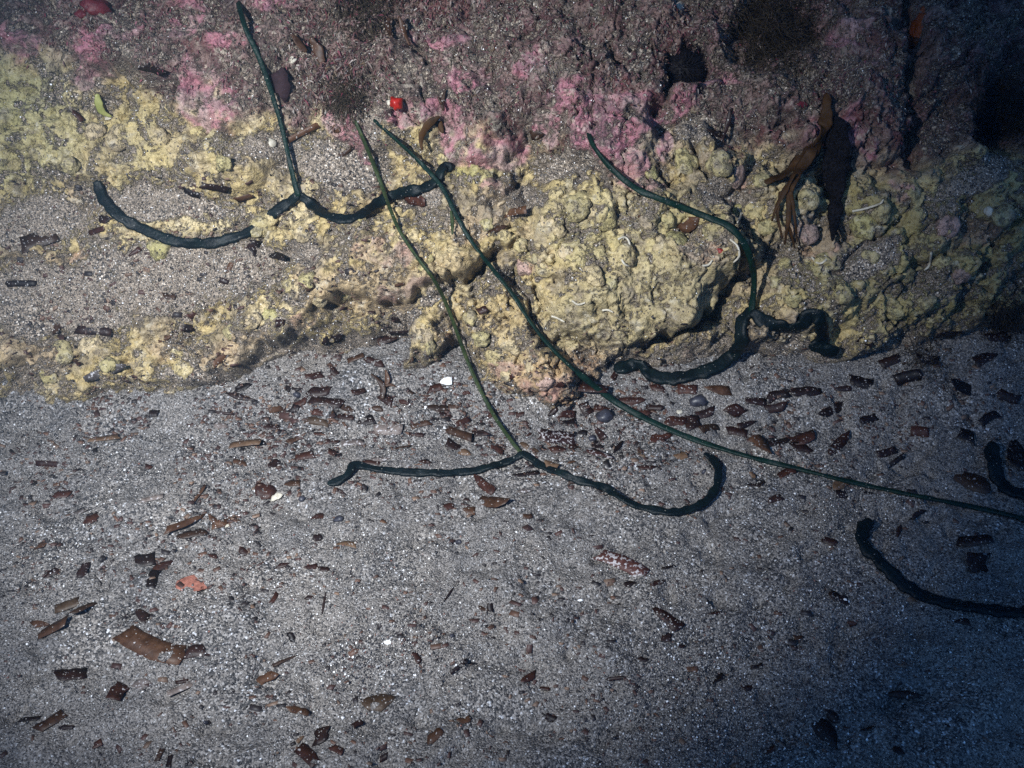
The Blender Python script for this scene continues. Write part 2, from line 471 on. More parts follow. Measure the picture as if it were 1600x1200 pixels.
# sand settles in the hollows, crests stay bare
gz_ = np.gradient(D, axis=0); gxx = np.gradient(D, axis=1)
lap = np.zeros_like(D)
Dm = D.copy()
for _ in range(6):
    Dm[1:-1, 1:-1] = (Dm[1:-1, 1:-1] * 2 + Dm[2:, 1:-1] + Dm[:-2, 1:-1] + Dm[1:-1, 2:] + Dm[1:-1, :-2]) / 6
curv = D - Dm
sandm = np.clip(sandm + np.clip(-curv / 0.0012, -0.5, 0.5) * 0.35, 0, 1)

# own colours of the crusts
def lerp(a, b, t): return a * (1 - t[..., None]) + np.array(b) * t[..., None]
C = np.zeros(X.shape + (3,)) + np.array((.52, .43, .235))
C = lerp(C, (.43, .35, .175), ss(-0.10, 0.55, fbm(X, S, 11, 4, 81)))
C = lerp(C, (.62, .54, .37), ss(0.05, 0.55, fbm(X, S, 17, 4, 82)))
C = lerp(C, (.44, .345, .27), ss(0.10, 0.5, fbm(X, S, 14, 4, 83)) * 0.8)
C = lerp(C, (.24, .205, .165), ss(0.15, 0.5, fbm(X, S, 23, 4, 84)) * 0.7)
for a, c, w in [((30, 200, 110, 100), (.40, .41, .22), .75), ((200, 235, 220, 60), (.48, .43, .24), .5), ((1430, 400, 230, 120), (.30, .285, .12), .7), ((960, 360, 150, 60), (.50, .46, .25), .5),
                ((1000, 480, 150, 60, -15), (.39, .345, .215), .8), ((640, 440, 160, 30, -15), (.40, .31, .19), .6), ((870, 590, 80, 40), (.48, .30, .21), .8), ((790, 540, 100, 60, 25), (.47, .36, .20), .6),
                ((970, 70, 34, 40), (.36, .36, .15), .9), ((740, 275, 40, 20), (.45, .42, .16), .8), ((620, 300, 80, 40), (.44, .36, .22), .6)]:
    C = lerp(C, c, blob(*a, soft=0.7) * w)
tn = fbm(X, S, 30, 4, 91)
Tc = np.zeros_like(C) + np.array((.135, .078, .070))
Tc = lerp(Tc, (.060, .015, .019), ss(-0.18, 0.35, tn))
Tc = lerp(Tc, (.24, .13, .135), ss(0.2, 0.6, fbm(X, S, 21, 4, 92)) * 0.6)
Tc = lerp(Tc, (.035, .020, .018), ss(0.2, 0.6, fbm(X, S, 27, 3, 95)) * 0.8)
C = C * (1 - turf[..., None]) + Tc * turf[..., None]
pinkm = np.zeros_like(X)
for a in [(65, 85, 30, 16), (170, 112, 22, 40), (215, 68, 32, 10, -10), (308, 40, 18, 46), (330, 158, 48, 36, 35), (372, 85, 26, 12), (690, 85, 32, 10), (735, 142, 34, 20), (665, 190, 44, 15),
          (715, 222, 20, 36, -15), (778, 250, 42, 26), (832, 128, 24, 16), (852, 200, 26, 26), (965, 252, 64, 34, 32), (1000, 180, 62, 24), (1062, 172, 26, 16), (900, 165, 30, 26),
          (1292, 212, 32, 20), (1300, 62, 22, 26), (1075, 395, 36, 22), (835, 420, 24, 18), (1270, 372, 42, 30), (1490, 378, 52, 20), (1030, 238, 12, 20), (1160, 290, 18, 18), (545, 210, 32, 20),
          (120, 402, 14, 8), (1085, 505, 14, 8), (1075, 560, 12, 9), (560, 235, 20, 14), (790, 570, 26, 16), (850, 600, 30, 20), (610, 405, 40, 16), (630, 455, 50, 10, -10), (1000, 290, 20, 14), (430, 20, 26, 20),
          (1540, 225, 30, 16), (480, 505, 22, 10), (780, 305, 16, 10), (1335, 235, 20, 14), (1380, 300, 20, 14), (1110, 130, 20, 18), (930, 205, 30, 20)]:
    pinkm = np.maximum(pinkm, blob(*((a[0], a[1], a[2] * 1.12, a[3] * 1.12) + tuple(a[4:])), soft=0.34))
pinkm = pinkm * ss(-0.65, -0.05, fbm(X, S, 45, 3, 97))
pk = np.zeros_like(C) + np.array((.33, .115, .155))
pk = lerp(pk, (.20, .088, .115), ss(0.0, 0.5, fbm(X, S, 33, 3, 98)))
pk = lerp(pk, (.33, .20, .20), ss(0.1, 0.5, fbm(X, S, 28, 3, 99)))
low_ = ss(250, 330, V)
pinkm = pinkm * (1 - .5 * low_)
C = C * (1 - .88 * pinkm[..., None]) + pk * .88 * pinkm[..., None]
sandm = sandm * (1 - 0.55 * pinkm)
mar = np.zeros_like(X)
for a in [(255, 32, 26, 16), (270, 12, 18, 12), (330, 95, 30, 14), (775, 215, 30, 24), (1000, 165, 30, 20), (960, 150, 26, 16), (1330, 220, 60, 36), (1200, 215, 50, 26), (1150, 240, 26, 20), (1400, 250, 40, 30), (870, 230, 30, 10), (690, 20, 60, 20), (1040, 60, 40, 30), (1060, 40, 40, 20)]:
    mar = np.maximum(mar, blob(*a, soft=0.8))
C = lerp(C, (.085, .012, .016), mar * 0.9 * ss(-0.2, 0.3, fbm(X, S, 60, 3, 101)))
sandm = sandm * (1 - 0.6 * mar)

# beyond the close range the same rock goes on with plainer relief
out = np.maximum(ss(.66, .76, np.abs(X)), ss(.50, .58, S))
D = D * (1 - out) + (0.03 + 0.035 * fbm(X, S, 2.2, 2, 401)) * out - 0.06 * out * ss(.03, -.06, S)
C = lerp(C, (.20, .155, .115), out * .85); sandm = sandm * (1 - out) + .38 * out
D = D + 0.55 * ss(0.53, 1.05, S)          # unseen overhang added overhead to keep sky light off the wall
PR = base + D[..., None] * NS
# crusts as they are, a little greyed by the silt on them
gl = C.mean(-1, keepdims=True)
notpink = (1 - np.maximum(pinkm, turf))[..., None]
C = C * (1 - notpink) + C * np.array((.80, .735, .585)) * notpink
me = mesh_np('rock_ledge', PR.reshape(-1, 3), grid_faces(len(rx), len(rs)), smooth=True, colors=C.reshape(-1, 3), attrs={'sand': sandm.ravel()})
rock = link('rock_ledge', me, M_ROCK)
tag(rock, 'crusted rock ledge with pink and yellow growths rising from the sand', kind='structure')

# ------------------------------------------------------------------ where a line of sight meets rock or sand
def bil(A, x, s):
    fi = np.interp(x, rx, np.arange(len(rx))); fj = np.interp(s, rs, np.arange(len(rs)))
    i = np.clip(fi.astype(int), 0, len(rx) - 2); j = np.clip(fj.astype(int), 0, len(rs) - 2)
    a = fi - i; b = fj - j
    return (A[j, i] * (1 - a) + A[j, i + 1] * a) * (1 - b) + (A[j + 1, i] * (1 - a) + A[j + 1, i + 1] * a) * b
Dsm = D.copy()
for _ in range(25):
    Dsm[1:-1, 1:-1] = (Dsm[1:-1, 1:-1] * 2 + Dsm[2:, 1:-1] + Dsm[:-2, 1:-1] + Dsm[1:-1, 2:] + Dsm[1:-1, :-2]) / 6
def clearance(p):
    """height above sand and above rock (negative: inside), two arrays"""
    q = p - P0
    cs = p[..., 2] - sand_f(p[..., 0], p[..., 1])
    cr = q @ NS - bil(D, p[..., 0], q @ TS)
    return cs, cr
def hit(px, py):
    """points on the first surface seen, their normals, distance, on_sand"""
    px = np.atleast_1d(np.asarray(px, float)); py = np.atleast_1d(np.asarray(py, float))
    d = ray(px, py)
    found = np.full(len(px), np.nan)
    t = 0.62
    prev = np.full(len(px), 0.55)
    while t < 2.4:
        cs, cr = clearance(CAM + d * t)
        inside = (np.minimum(cs, cr) < 0) & np.isnan(found)
        found[inside] = t
        prev[np.isnan(found)] = t
        t += 0.008
        if not np.isnan(found).any(): break
    found = np.where(np.isnan(found), 2.0, found)
    a, b = prev, found
    for _ in range(9):
        m = (a + b) / 2
        cs, cr = clearance(CAM + d * m[:, None])
        ins = np.minimum(cs, cr) < 0
        b = np.where(ins, m, b); a = np.where(ins, a, m)
    p = CAM + d * b[:, None]
    cs, cr = clearance(p)
    on_sand = cs < cr
    e = 0.006
    ns = np.stack([-(sand_f(p[:, 0] + e, p[:, 1]) - sand_f(p[:, 0] - e, p[:, 1])) / (2 * e),
                   -(sand_f(p[:, 0], p[:, 1] + e) - sand_f(p[:, 0], p[:, 1] - e)) / (2 * e), np.ones(len(p))], -1)
    s = (p - P0) @ TS
    dx = (bil(Dsm, p[:, 0] + e, s) - bil(Dsm, p[:, 0] - e, s)) / (2 * e)
    ds = (bil(Dsm, p[:, 0], s + e) - bil(Dsm, p[:, 0], s - e)) / (2 * e)
    nr = NS - dx[:, None] * np.array((1.0, 0, 0)) - ds[:, None] * TS
    n = np.where(on_sand[:, None], ns, nr)
    n /= np.linalg.norm(n, axis=1, keepdims=True)
    return p, n, b, on_sand

# ------------------------------------------------------------------ knobs of crust standing out of the ledge (pieces of the rock)
def knob_mesh(seed):
    r_ = random.Random(seed)
    bm = bmesh.new()
    bmesh.ops.create_icosphere(bm, subdivisions=3, radius=1.0)
    off = seed * 5.1
    for v_ in bm.verts:
        p = v_.co.copy()
        n_ = float(fbm(np.array([p.x * .8 + p.z * .5 + off]), np.array([p.y * .8 - p.z * .4]), 1.1, 3, seed)[0])
        k = 1 + 0.42 * n_
        if p.z > 0.85 and seed % 3 == 0: k -= 0.22 * (p.z - 0.85) / 0.15
        v_.co = p * k
        v_.co.z *= 0.72
    me_ = bpy.data.meshes.new('nodule')
    bm.to_mesh(me_); bm.free()
    me_.polygons.foreach_set('use_smooth', [True] * len(me_.polygons))
    return me_
KM = {}
for mn, mt in (('c', (.40, .325, .165)), ('o', (.31, .265, .11)), ('p', (.35, .225, .17))):
    KM[mn] = []
    for s in range(6):
        m_ = knob_mesh(s + 1); m_.materials.append(M_ROCK); KM[mn].append(m_)
        nv = len(m_.vertices); zc = np.array([v_.co.z for v_ in m_.vertices])
        ca = m_.color_attributes.new('tint', 'FLOAT_COLOR', 'POINT')
        t4 = np.ones((nv, 4), np.float32); t4[:, :3] = np.array(mt) * rng.uniform(.86, 1.14) * np.array((1, rng.uniform(.95, 1.03), rng.uniform(.85, 1.1)))
        ca.data.foreach_set('color', t4.ravel())
        at = m_.attributes.new('sand', 'FLOAT', 'POINT'); at.data.foreach_set('value', (.30 - .12 * zc).astype(np.float32))
KN = [(409, 349, 21), (421, 340, 13), (398, 360, 12), (857, 345, 17), (873, 362, 13), (812, 383, 13), (818, 420, 17), (848, 420, 14), (832, 405, 12), (905, 320, 22), (925, 330, 18), (950, 345, 20), (1045, 345, 14), (1060, 372, 20), (1110, 365, 25),
      (1126, 352, 18), (955, 442, 11), (900, 400, 18), (935, 395, 17), (980, 400, 20), (1030, 380, 17), (885, 392, 15), (930, 430, 18), (1075, 255, 18), (1068, 235, 14), (1020, 270, 14), (1125, 255, 20),
      (1150, 275, 20), (1030, 283, 11), (1180, 330, 17), (1197, 357, 14), (1155, 330, 13), (1265, 310, 17), (1262, 365, 18), (1305, 385, 12), (1225, 410, 11), (1285, 405, 14), (1350, 357, 20), (1380, 335, 15),
      (1500, 430, 17), (1320, 460, 15), (1340, 490, 13), (1400, 490, 14), (1480, 355, 18), (1450, 475, 13), (660, 520, 17), (672, 541, 13), (732, 495, 13), (750, 530, 16), (772, 560, 17), (800, 545, 15),
      (830, 575, 16), (790, 588, 13), (850, 602, 13), (450, 445, 14), (420, 490, 13), (500, 470, 16), (540, 465, 14), (577, 380, 11), (690, 250, 10), (760, 275, 13), (740, 265, 10), (180, 215, 20), (150, 205, 15),
      (250, 215, 15), (310, 205, 12), (350, 255, 13), (245, 385, 20), (100, 550, 18), (140, 540, 16), (170, 570, 13), (75, 590, 13), (275, 550, 15), (287, 580, 15), (355, 520, 13), (395, 500, 14), (645, 370, 13),
      (662, 410, 15), (480, 435, 15), (30, 190, 16), (60, 240, 16), (20, 255, 14), (110, 260, 15), (1240, 470, 13), (1210, 440, 12), (1540, 400, 14), (1570, 340, 15), (1430, 300, 14), (705, 390, 12), (560, 340, 12), (890, 470, 9), (870, 300, 13),
      (990, 330, 13), (1010, 350, 12), (1190, 280, 14), (1170, 250, 12), (760, 350, 12), (790, 370, 11), (1360, 400, 13), (1420, 430, 14), (1470, 410, 12)]
PINKK = {(818, 420), (1262, 365), (1305, 385), (1480, 355), (850, 602), (1150, 275), (1500, 430)}
kp = np.array([(a, b) for a, b, _ in KN], float)
hp, hn, ht, hs_ = hit(kp[:, 0], kp[:, 1])
PXM = 2 * TH / 1600                       # metres per pixel per metre of distance
for i, (a, b, r_) in enumerate(KN):
    kind = 'p' if (a, b) in PINKK else ('o' if (a > 1180 or a < 130 or rng.random() < .35) else 'c')
    rr = r_ * PXM * ht[i] * 0.95
    o = link('nodule', KM[kind][i % 6], parent=rock)
    up = .55 if i < 3 else -.26 if r_ < 14 else -.20
    q = Vector(hn[i]).to_track_quat('Z', 'Y').to_matrix() @ Matrix.Rotation(rng.uniform(0, 6.28), 3, 'Z')
    o.matrix_world = Matrix.Translation(Vector(hp[i] + hn[i] * rr * up)) @ q.to_4x4() @ Matrix.Diagonal((rr * rng.uniform(.9, 1.15), rr * rng.uniform(.85, 1.05), rr, 1))
# ================================================================== LIVING THINGS
def catmull(pts, n):
    pts = np.asarray(pts, float)
    P_ = np.vstack([2 * pts[0] - pts[1], pts, 2 * pts[-1] - pts[-2]])
    out = []
    for i in range(1, len(P_) - 2):
        p0, p1, p2, p3 = P_[i - 1], P_[i], P_[i + 1], P_[i + 2]
        m = max(2, int(np.linalg.norm((p2 - p1)[:2]) / n))
        for t in np.linspace(0, 1, m, endpoint=False):
            out.append(0.5 * (2 * p1 + (p2 - p0) * t + (2 * p0 - 5 * p1 + 4 * p2 - p3) * t * t + (-p0 + 3 * p1 - 3 * p2 + p3) * t ** 3))
    out.append(pts[-1])
    return np.array(out)
def lay(pix, n=3.5, lift=0.003, window=3, sink_start=0.0):
    """a line over the ground: measured points, kept clear of what lies below; returns points and normals"""
    c = catmull(pix, n)
    p, nn, t, s = hit(c[:, 0], c[:, 1])
    k = len(t)
    env = np.array([t[max(0, i - window):i + window + 1].min() for i in range(k)])
    for _ in range(3):
        w = max(1, window)
        pad = np.pad(env, w, mode='edge')
        env = np.array([pad[i:i + 2 * w + 1].mean() for i in range(k)])
    cosv = np.abs(np.sum(ray(c[:, 0], c[:, 1]) * nn, axis=1))
    tt = np.minimum(env, t) - lift / np.clip(cosv, .55, 1)
    if sink_start:
        tt = tt + sink_start * np.exp(-np.arange(k) / 4.0)
    pts = CAM + ray(c[:, 0], c[:, 1]) * tt[:, None]
    for _ in range(2):
        pts[1:-1] = (pts[2:] + 2 * pts[1:-1] + pts[:-2]) / 4
        nn[1:-1] = (nn[2:] + 2 * nn[1:-1] + nn[:-2]) / 4
    return pts, nn / np.linalg.norm(nn, axis=1, keepdims=True), tt
def tube(name, pts, nrm, half_w, half_t, seg=14, ruffle=0.0, groove=0.0, seed=0):
    """tapering band of oval section following pts"""
    n = len(pts)
    hw = np.broadcast_to(half_w, n).astype(float).copy(); htk = np.broadcast_to(half_t, n).astype(float).copy()
    tan = np.gradient(pts, axis=0); tan /= np.linalg.norm(tan, axis=1, keepdims=True) + 1e-12
    side = np.cross(tan, nrm); side /= np.linalg.norm(side, axis=1, keepdims=True) + 1e-12
    up = np.cross(side, tan)
    arc = np.concatenate([[0], np.cumsum(np.linalg.norm(np.diff(pts, axis=0), axis=1))])
    ph = np.linspace(0, 2 * np.pi, seg, endpoint=False)
    V_ = np.zeros((n, seg, 3))
    for j, f in enumerate(ph):
        cs_, sn = math.cos(f), math.sin(f)
        ru = 1 + ruffle * perlin(arc * 120 + 40 * (cs_ > 0), arc * 0 + 3.3 * (cs_ > 0), seed) * 2 * abs(cs_) + 0.12 * perlin(arc * 60, arc * 0 + j * .1, seed + 5)
        wob = ruffle * 0.9 * htk * perlin(arc * 95 + 11, arc * 0 + 2.0 * (cs_ > 0), seed + 9) * abs(cs_) ** 2 * 2
        tk = sn * (1 - groove * max(0.0, sn) ** 4)
        V_[:, j] = pts + side * (cs_ * hw * ru)[:, None] + up * (tk * htk + wob)[:, None]
    verts = np.vstack([V_.reshape(-1, 3), pts[0] - tan[0] * hw[0] * .5, pts[-1] + tan[-1] * hw[-1] * .5])
    i = np.arange(n - 1)[:, None]; j = np.arange(seg)[None, :]
    a = i * seg + j; b = i * seg + (j + 1) % seg
    q = np.stack([a, b, b + seg, a + seg], -1).reshape(-1, 4)
    f1 = np.stack([q[:, 0], q[:, 1], q[:, 2]], -1); f2 = np.stack([q[:, 0], q[:, 2], q[:, 3]], -1)
    j = np.arange(seg)
    c0 = np.stack([(j + 1) % seg, j, np.full(seg, n * seg)], -1)
    c1 = np.stack([(n - 1) * seg + j, (n - 1) * seg + (j + 1) % seg, np.full(seg, n * seg + 1)], -1)
    return mesh_np(name, verts, np.vstack([f1, f2, c0, c1]), smooth=True)
def ends(n, a=0.35, k=6, last=True, first=False):
    w = np.ones(n)
    if last: w[-k:] = np.minimum(w[-k:], np.sqrt(np.linspace(1, a * a, k)))
    if first: w[:k] = np.minimum(w[:k], np.sqrt(np.linspace(a * a, 1, k)))
    return w
def px_m(px, t): return px * PXM * np.asarray(t)

def worm(label, stalk, lobes, stalk_px, lobe_px, stalk_mat, lobe_mat, lift=0.004, window=9, seed=0, sink=0.03):
    p, n, t = lay(stalk, lift=lift, window=window, sink_start=sink)
    root = bpy.data.objects.new('forked_worm', None); col.objects.link(root)
    root.empty_display_size = 0.02
    root.location = Vector(p[0])
    tag(root, label, 'worm', 'forked green worms reaching out of the ledge')
    k = len(p)
    w = .8 * np.interp(np.linspace(0, 1, k), np.linspace(0, 1, len(stalk_px)), stalk_px) * (1 + 0.07 * perlin(np.linspace(0, k / 9, k), np.zeros(k), seed))
    hw = px_m(w / 2, t)
    o = link('stalk', tube('stalk', p - np.array(root.location), n, hw, hw * 0.70, seg=12, ruffle=0.05, groove=0.25, seed=seed), stalk_mat, root)
    for j, lb in enumerate(lobes):
        p2, n2, t2 = lay(lb, lift=0.0035, window=2)
        k = len(p2)
        lw = lobe_px * (1 + 0.22 * perlin(np.linspace(0, k / 5, k), np.zeros(k), seed + 20 + j)) * ends(k, .72, 4) * np.interp(np.arange(k), [0, 8], [.8, 1.0])
        hw = px_m(lw / 2, t2)
        link('lobe', tube('lobe', p2 - np.array(root.location), n2, hw, hw * 0.56, seg=16, ruffle=0.28, groove=0.35, seed=seed + j * 7), lobe_mat, root)
    return root
worm('dark green forked worm hanging over the upper ledge with arms draped on the sandy shelf',
     [(372, 4), (384, 45), (402, 84), (418, 125), (432, 170), (443, 210), (452, 250), (460, 285), (466, 306)],
     [[(464, 304), (452, 316), (432, 329), (412, 348), (392, 361), (362, 372), (325, 380), (285, 379), (248, 369), (213, 353), (186, 337), (166, 318), (156, 300), (152, 284)],
      [(468, 305), (482, 316), (500, 331), (522, 340), (546, 342), (568, 333), (590, 318), (612, 306), (640, 298), (662, 294), (680, 284), (687, 271), (692, 260), (701, 259), (703, 266)]],
     [10, 9.5, 9.5, 8.5, 8.5, 12], 16, M_WSTALK, M_WORM, seed=1)
worm('olive green forked worm with thin straight stalk and two arms spread on open sand',
     [(544, 165), (558, 196), (572, 228), (586, 262), (602, 305), (622, 356), (650, 400), (680, 440), (700, 482), (718, 530), (734, 572), (752, 612), (776, 656), (800, 690), (815, 709)],
     [[(815, 708), (798, 719), (770, 728), (735, 736), (700, 739), (660, 738), (620, 737), (585, 732), (562, 727), (550, 726), (546, 738), (532, 749), (513, 756)],
      [(815, 708), (832, 719), (850, 730), (872, 737), (895, 747), (918, 754), (942, 761), (964, 774), (985, 786), (1010, 794), (1040, 800), (1068, 798), (1095, 788), (1113, 772), (1122, 748), (1120, 726), (1108, 713), (1101, 710)]],
     [7, 9, 6.5, 7.5, 8.5, 7.5, 8], 13, M_WOLIVE, M_WORM, seed=2, window=5, lift=.0025)
worm('long taut green worm crossing the boulder and sand toward the dim corner',
     [(576, 180), (608, 209), (640, 238), (668, 266), (692, 295), (712, 335), (735, 375), (768, 418), (800, 458), (826, 498), (852, 532), (885, 566), (925, 600), (965, 630), (1010, 655), (1060, 677), (1115, 697), (1180, 716), (1250, 733), (1330, 753), (1410, 770), (1500, 788), (1590, 808), (1690, 840)],
     [[(1690, 840), (1730, 880), (1720, 930), (1660, 955), (1590, 957), (1530, 950), (1478, 942), (1432, 926), (1398, 902), (1374, 876), (1354, 856), (1345, 838), (1350, 822), (1362, 815)],
      [(1690, 840), (1680, 815), (1650, 795), (1605, 776), (1574, 764), (1558, 745), (1552, 715), (1548, 692)]],
     [7, 9, 8, 11, 13, 12, 11, 11, 10, 11, 13], 20, M_WSTALK, M_WORM, seed=3, window=7, lift=.0025)
worm('thick dark green forked worm curving around the side of the boulder',
     [(918, 200), (926, 226), (945, 252), (968, 275), (998, 297), (1034, 312), (1070, 326), (1106, 340), (1136, 352), (1157, 372), (1171, 398), (1178, 430), (1177, 462), (1174, 488)],
     [[(1174, 486), (1162, 497), (1157, 515), (1158, 535), (1146, 553), (1124, 570), (1096, 582), (1066, 589), (1036, 591), (1012, 582), (1000, 569), (984, 572), (962, 577)],
      [(1176, 488), (1192, 501), (1214, 508), (1236, 512), (1254, 505), (1264, 493), (1277, 493), (1284, 510), (1284, 532), (1272, 541), (1290, 547), (1308, 549)]],
     [9, 12, 12, 12, 14, 13, 14], 22, M_WSTALK, M_WORM, seed=4, window=8)

# ------------------------------------------------------------------ bands and plates of seaweed
def band(name, pix, w_px, mat, parent=None, lift=0.004, thick=0.0009, window=4, seed=0, seg=8, origin=(0, 0, 0)):
    p, n, t = lay(pix, lift=lift, window=window)
    k = len(p)
    w = np.interp(np.linspace(0, 1, k), np.linspace(0, 1, len(w_px)), w_px)
    hw = px_m(w / 2, t)
    n = n + 0.5 * np.stack([perlin(np.linspace(0, k / 6, k), np.zeros(k), seed + q) for q in (1, 2, 3)], -1)
    n /= np.linalg.norm(n, axis=1, keepdims=True)
    return link(name, tube(name, p - np.array(origin), n, hw, np.minimum(hw, thick), seg=seg, ruffle=0.25, seed=seed), mat, parent)
def rooted(name, px, py):
    o = bpy.data.objects.new(name, None); col.objects.link(o)
    o.empty_display_size = .01
    p, *_ = hit(px, py); o.location = Vector(p[0])
    return o
kelp = rooted('brown_seaweed', 1292, 150)
tag(kelp, 'brown strap seaweed with narrow forked blades hanging on the dim rock', 'seaweed')
for i, (pp, ww) in enumerate([([(1292, 148), (1291, 180), (1284, 212), (1263, 243), (1228, 270), (1196, 285)], [12, 20, 24, 25, 21, 8]),
                              ([(1282, 214), (1262, 248), (1244, 275), (1234, 305), (1232, 345), (1226, 382)], [14, 18, 16, 10, 7, 3]),
                              ([(1240, 272), (1226, 300), (1214, 322), (1206, 345)], [9, 10, 7, 3]),
                              ([(1236, 300), (1241, 335), (1246, 378)], [6, 5, 2]),
                              ([(1220, 300), (1215, 335), (1222, 372)], [6, 6, 3]),
                              ([(1230, 345), (1236, 365), (1242, 388)], [5, 5, 2])]):
    band('blade', pp, ww, M_KELP, kelp, lift=0.010, seed=i, origin=kelp.location)
wd = band('dark_wedge', [(1306, 188), (1308, 230), (1307, 280), (1304, 330), (1301, 376)], [30, 44, 40, 22, 4], M_WEDGE, lift=0.010, thick=0.004, seed=9, seg=16)  # blackish tapering band over the rock, not identified as seaweed
tag(wd, 'blackish speckled wedge shape pointing down, beside the brown strap seaweed', 'seaweed')
def weed(label, pieces, mat, root, lift=0.006):
    o = rooted('seaweed_sprig', *root)
    tag(o, label, 'seaweed', 'small seaweed sprigs on the rock and sand')
    for i, (pp, ww) in enumerate(pieces):
        band('blade', pp, ww, mat, o, lift=lift, seed=i + 20, origin=o.location)
weed('orange brown curled seaweed blade below the shiny red bead', [([(686, 182), (672, 192), (662, 206), (657, 224), (660, 234)], [5, 12, 13, 9, 3]), ([(688, 190), (690, 202), (692, 208)], [6, 9, 3])], M_KELP, (686, 182))
weed('pair of broad brown seaweed blades near the top of the leftmost stalk', [([(455, 52), (466, 66), (478, 80)], [6, 12, 8]), ([(486, 60), (494, 74), (504, 96)], [8, 17, 12])], LM['brown'], (470, 60))
weed('narrow brown seaweed ribbon high on the turf above the red bead', [([(624, 26), (630, 45), (640, 70)], [5, 9, 4]), ([(608, 28), (606, 42), (612, 58)], [6, 9, 5])], LM['brown'], (624, 26))
weed('orange brown forked seaweed scrap on sand behind the white chip', [([(597, 622), (599, 606), (590, 592), (580, 585)], [8, 9, 8, 3]), ([(599, 606), (606, 592), (602, 578)], [8, 9, 3]), ([(599, 604), (610, 600), (618, 604)], [6, 6, 2])], LM['brown'], (597, 622), 0.003)
weed('small dark forked twig of seaweed above the pink crust', [([(696, 140), (691, 158), (693, 172)], [3, 7, 5]), ([(684, 152), (690, 162)], [3, 5])], LM['brown'], (696, 140), 0.004)
weed('dark narrow upright blade beside the tall crust knobs', [([(1141, 168), (1138, 190), (1134, 205), (1128, 220)], [3, 8, 7, 3])], LM['dark'], (1141, 168))
weed('dark green short blade standing beside the taut stalk', [([(705, 330), (707, 350), (707, 366)], [4, 6, 3])], M_WOLIVE, (705, 330))
weed('dull yellow green blade on the pale rock shelf', [([(152, 148), (154, 162), (160, 175), (174, 182)], [7, 11, 10, 3])], M_YELLOWBLADE, (152, 148), 0.004)

# dark fuzzy tufts
M_FUZZ = plain('fuzzy_weed', (.014, .010, .006), (.045, .032, .018), 0.8, 120, 0)
def fuzz(label, px, py, rad, n, L):
    r_ = np.minimum(np.abs(rng.normal(0, .5, n)) * rad + rng.random(n) * rad * .25, rad * 1.6); a_ = rng.uniform(0, 6.283, n)
    p, nn, t, _q = hit(px + r_ * np.cos(a_), py + r_ * np.sin(a_))
    d = nn * rng.uniform(.2, 1, (n, 1)) + NS * .3 + np.array((0, 0, -.5)) + rng.normal(0, .6, (n, 3)); d /= np.linalg.norm(d, axis=1, keepdims=True)
    s = np.cross(d, rng.normal(size=(n, 3))); s /= np.linalg.norm(s, axis=1, keepdims=True); s *= .00035
    ln = (L * rng.uniform(.4, 1, n) * np.clip(1.1 - .6 * r_ / rad, .25, 1))[:, None]
    m = p + d * ln * .5; e = p + d * ln + rng.normal(0, .25, (n, 3)) * ln
    o = rooted('weed_tuft', px, py); tag(o, label, 'seaweed', 'dark fuzzy weed tufts')
    v = np.stack([p - s, p + s, m - s, m + s, e - s * .5, e + s * .5], 1).reshape(-1, 3) - np.array(o.location)
    f = (np.array([(0, 1, 3), (0, 3, 2), (2, 3, 5), (2, 5, 4)])[None] + (np.arange(n) * 6)[:, None, None]).reshape(-1, 3)
    tag(link('filaments', mesh_np('filaments', v, f), M_FUZZ, o), kind='stuff')
fuzz('soft dark brown fuzzy weed tuft at the top of the rock beside the urchin', 1205, 50, 96, 5200, .020)
fuzz('blackish fuzzy tuft added to darken the deep hollow at the dim side', 1570, 175, 66, 2600, .018)  # dark filaments added so the hollow reads as deep shade
fuzz('dark brown bushy tuft where the two thin stalks emerge', 540, 150, 46, 1500, .014)
fuzz('dark brown ragged tuft at the very top above the red bead', 570, 12, 80, 1800, .016)

fuzz('blackish weed clump at the dim foot of the olive rock', 1570, 495, 55, 1600, .012)
fuzz('sparse dark weed clump on sand before the dim foot of the rock', 1440, 560, 60, 900, .009)

# ------------------------------------------------------------------ sponges, bead, urchin, tubes
def lump(name, px, py, rx_, ry_, mat, ang=0, flat=0.5, seed=0, sink=0.25, sub=3):
    p, n, t, s = hit(px, py)
    p, n, t = p[0], n[0], t[0]
    bm = bmesh.new(); bmesh.ops.create_icosphere(bm, subdivisions=sub, radius=1)
    co = np.array([v_.co for v_ in bm.verts])
    nz = fbm(co[:, 0] + .4 * co[:, 2] + seed * 3.1, co[:, 1] - .3 * co[:, 2], 1.2, 4, seed)
    co = co * (1 + 0.38 * nz)[:, None]
    a, b = px_m(rx_, t), px_m(ry_, t)
    zz = Vector(n)
    xx = Vector(_r * math.cos(R(ang)) - _u * math.sin(R(ang))); xx = (xx - zz * xx.dot(zz)).normalized()
    yy = zz.cross(xx)
    for v_, c_ in zip(bm.verts, co):
        v_.co = xx * (c_[0] * a) + yy * (c_[1] * b) + zz * (c_[2] * flat * min(a, b))
    me_ = bpy.data.meshes.new(name); bm.to_mesh(me_); bm.free()
    me_.polygons.foreach_set('use_smooth', [True] * len(me_.polygons))
    o = link(name, me_, mat)
    o.location = Vector(p + n * min(a, b) * flat * (0.5 - sink))
    return o
GS = 'encrusting sponges on the rock'
tag(lump('sponge', 150, 12, 20, 13, M_MAROON, 0, .6, 1), 'dark red sponge at the upper edge above the pink crusts', 'sponge', GS)
tag(lump('sponge', 128, 22, 9, 7, M_MAROON, 0, .6, 11), 'tiny dark red sponge next to the larger dark red one', 'sponge', GS)
tag(lump('sponge', 1433, 50, 15, 27, M_ORANGE, 10, .35, 2, .4), 'rusty orange sponge beside the dark crack in dim rock', 'sponge', GS)
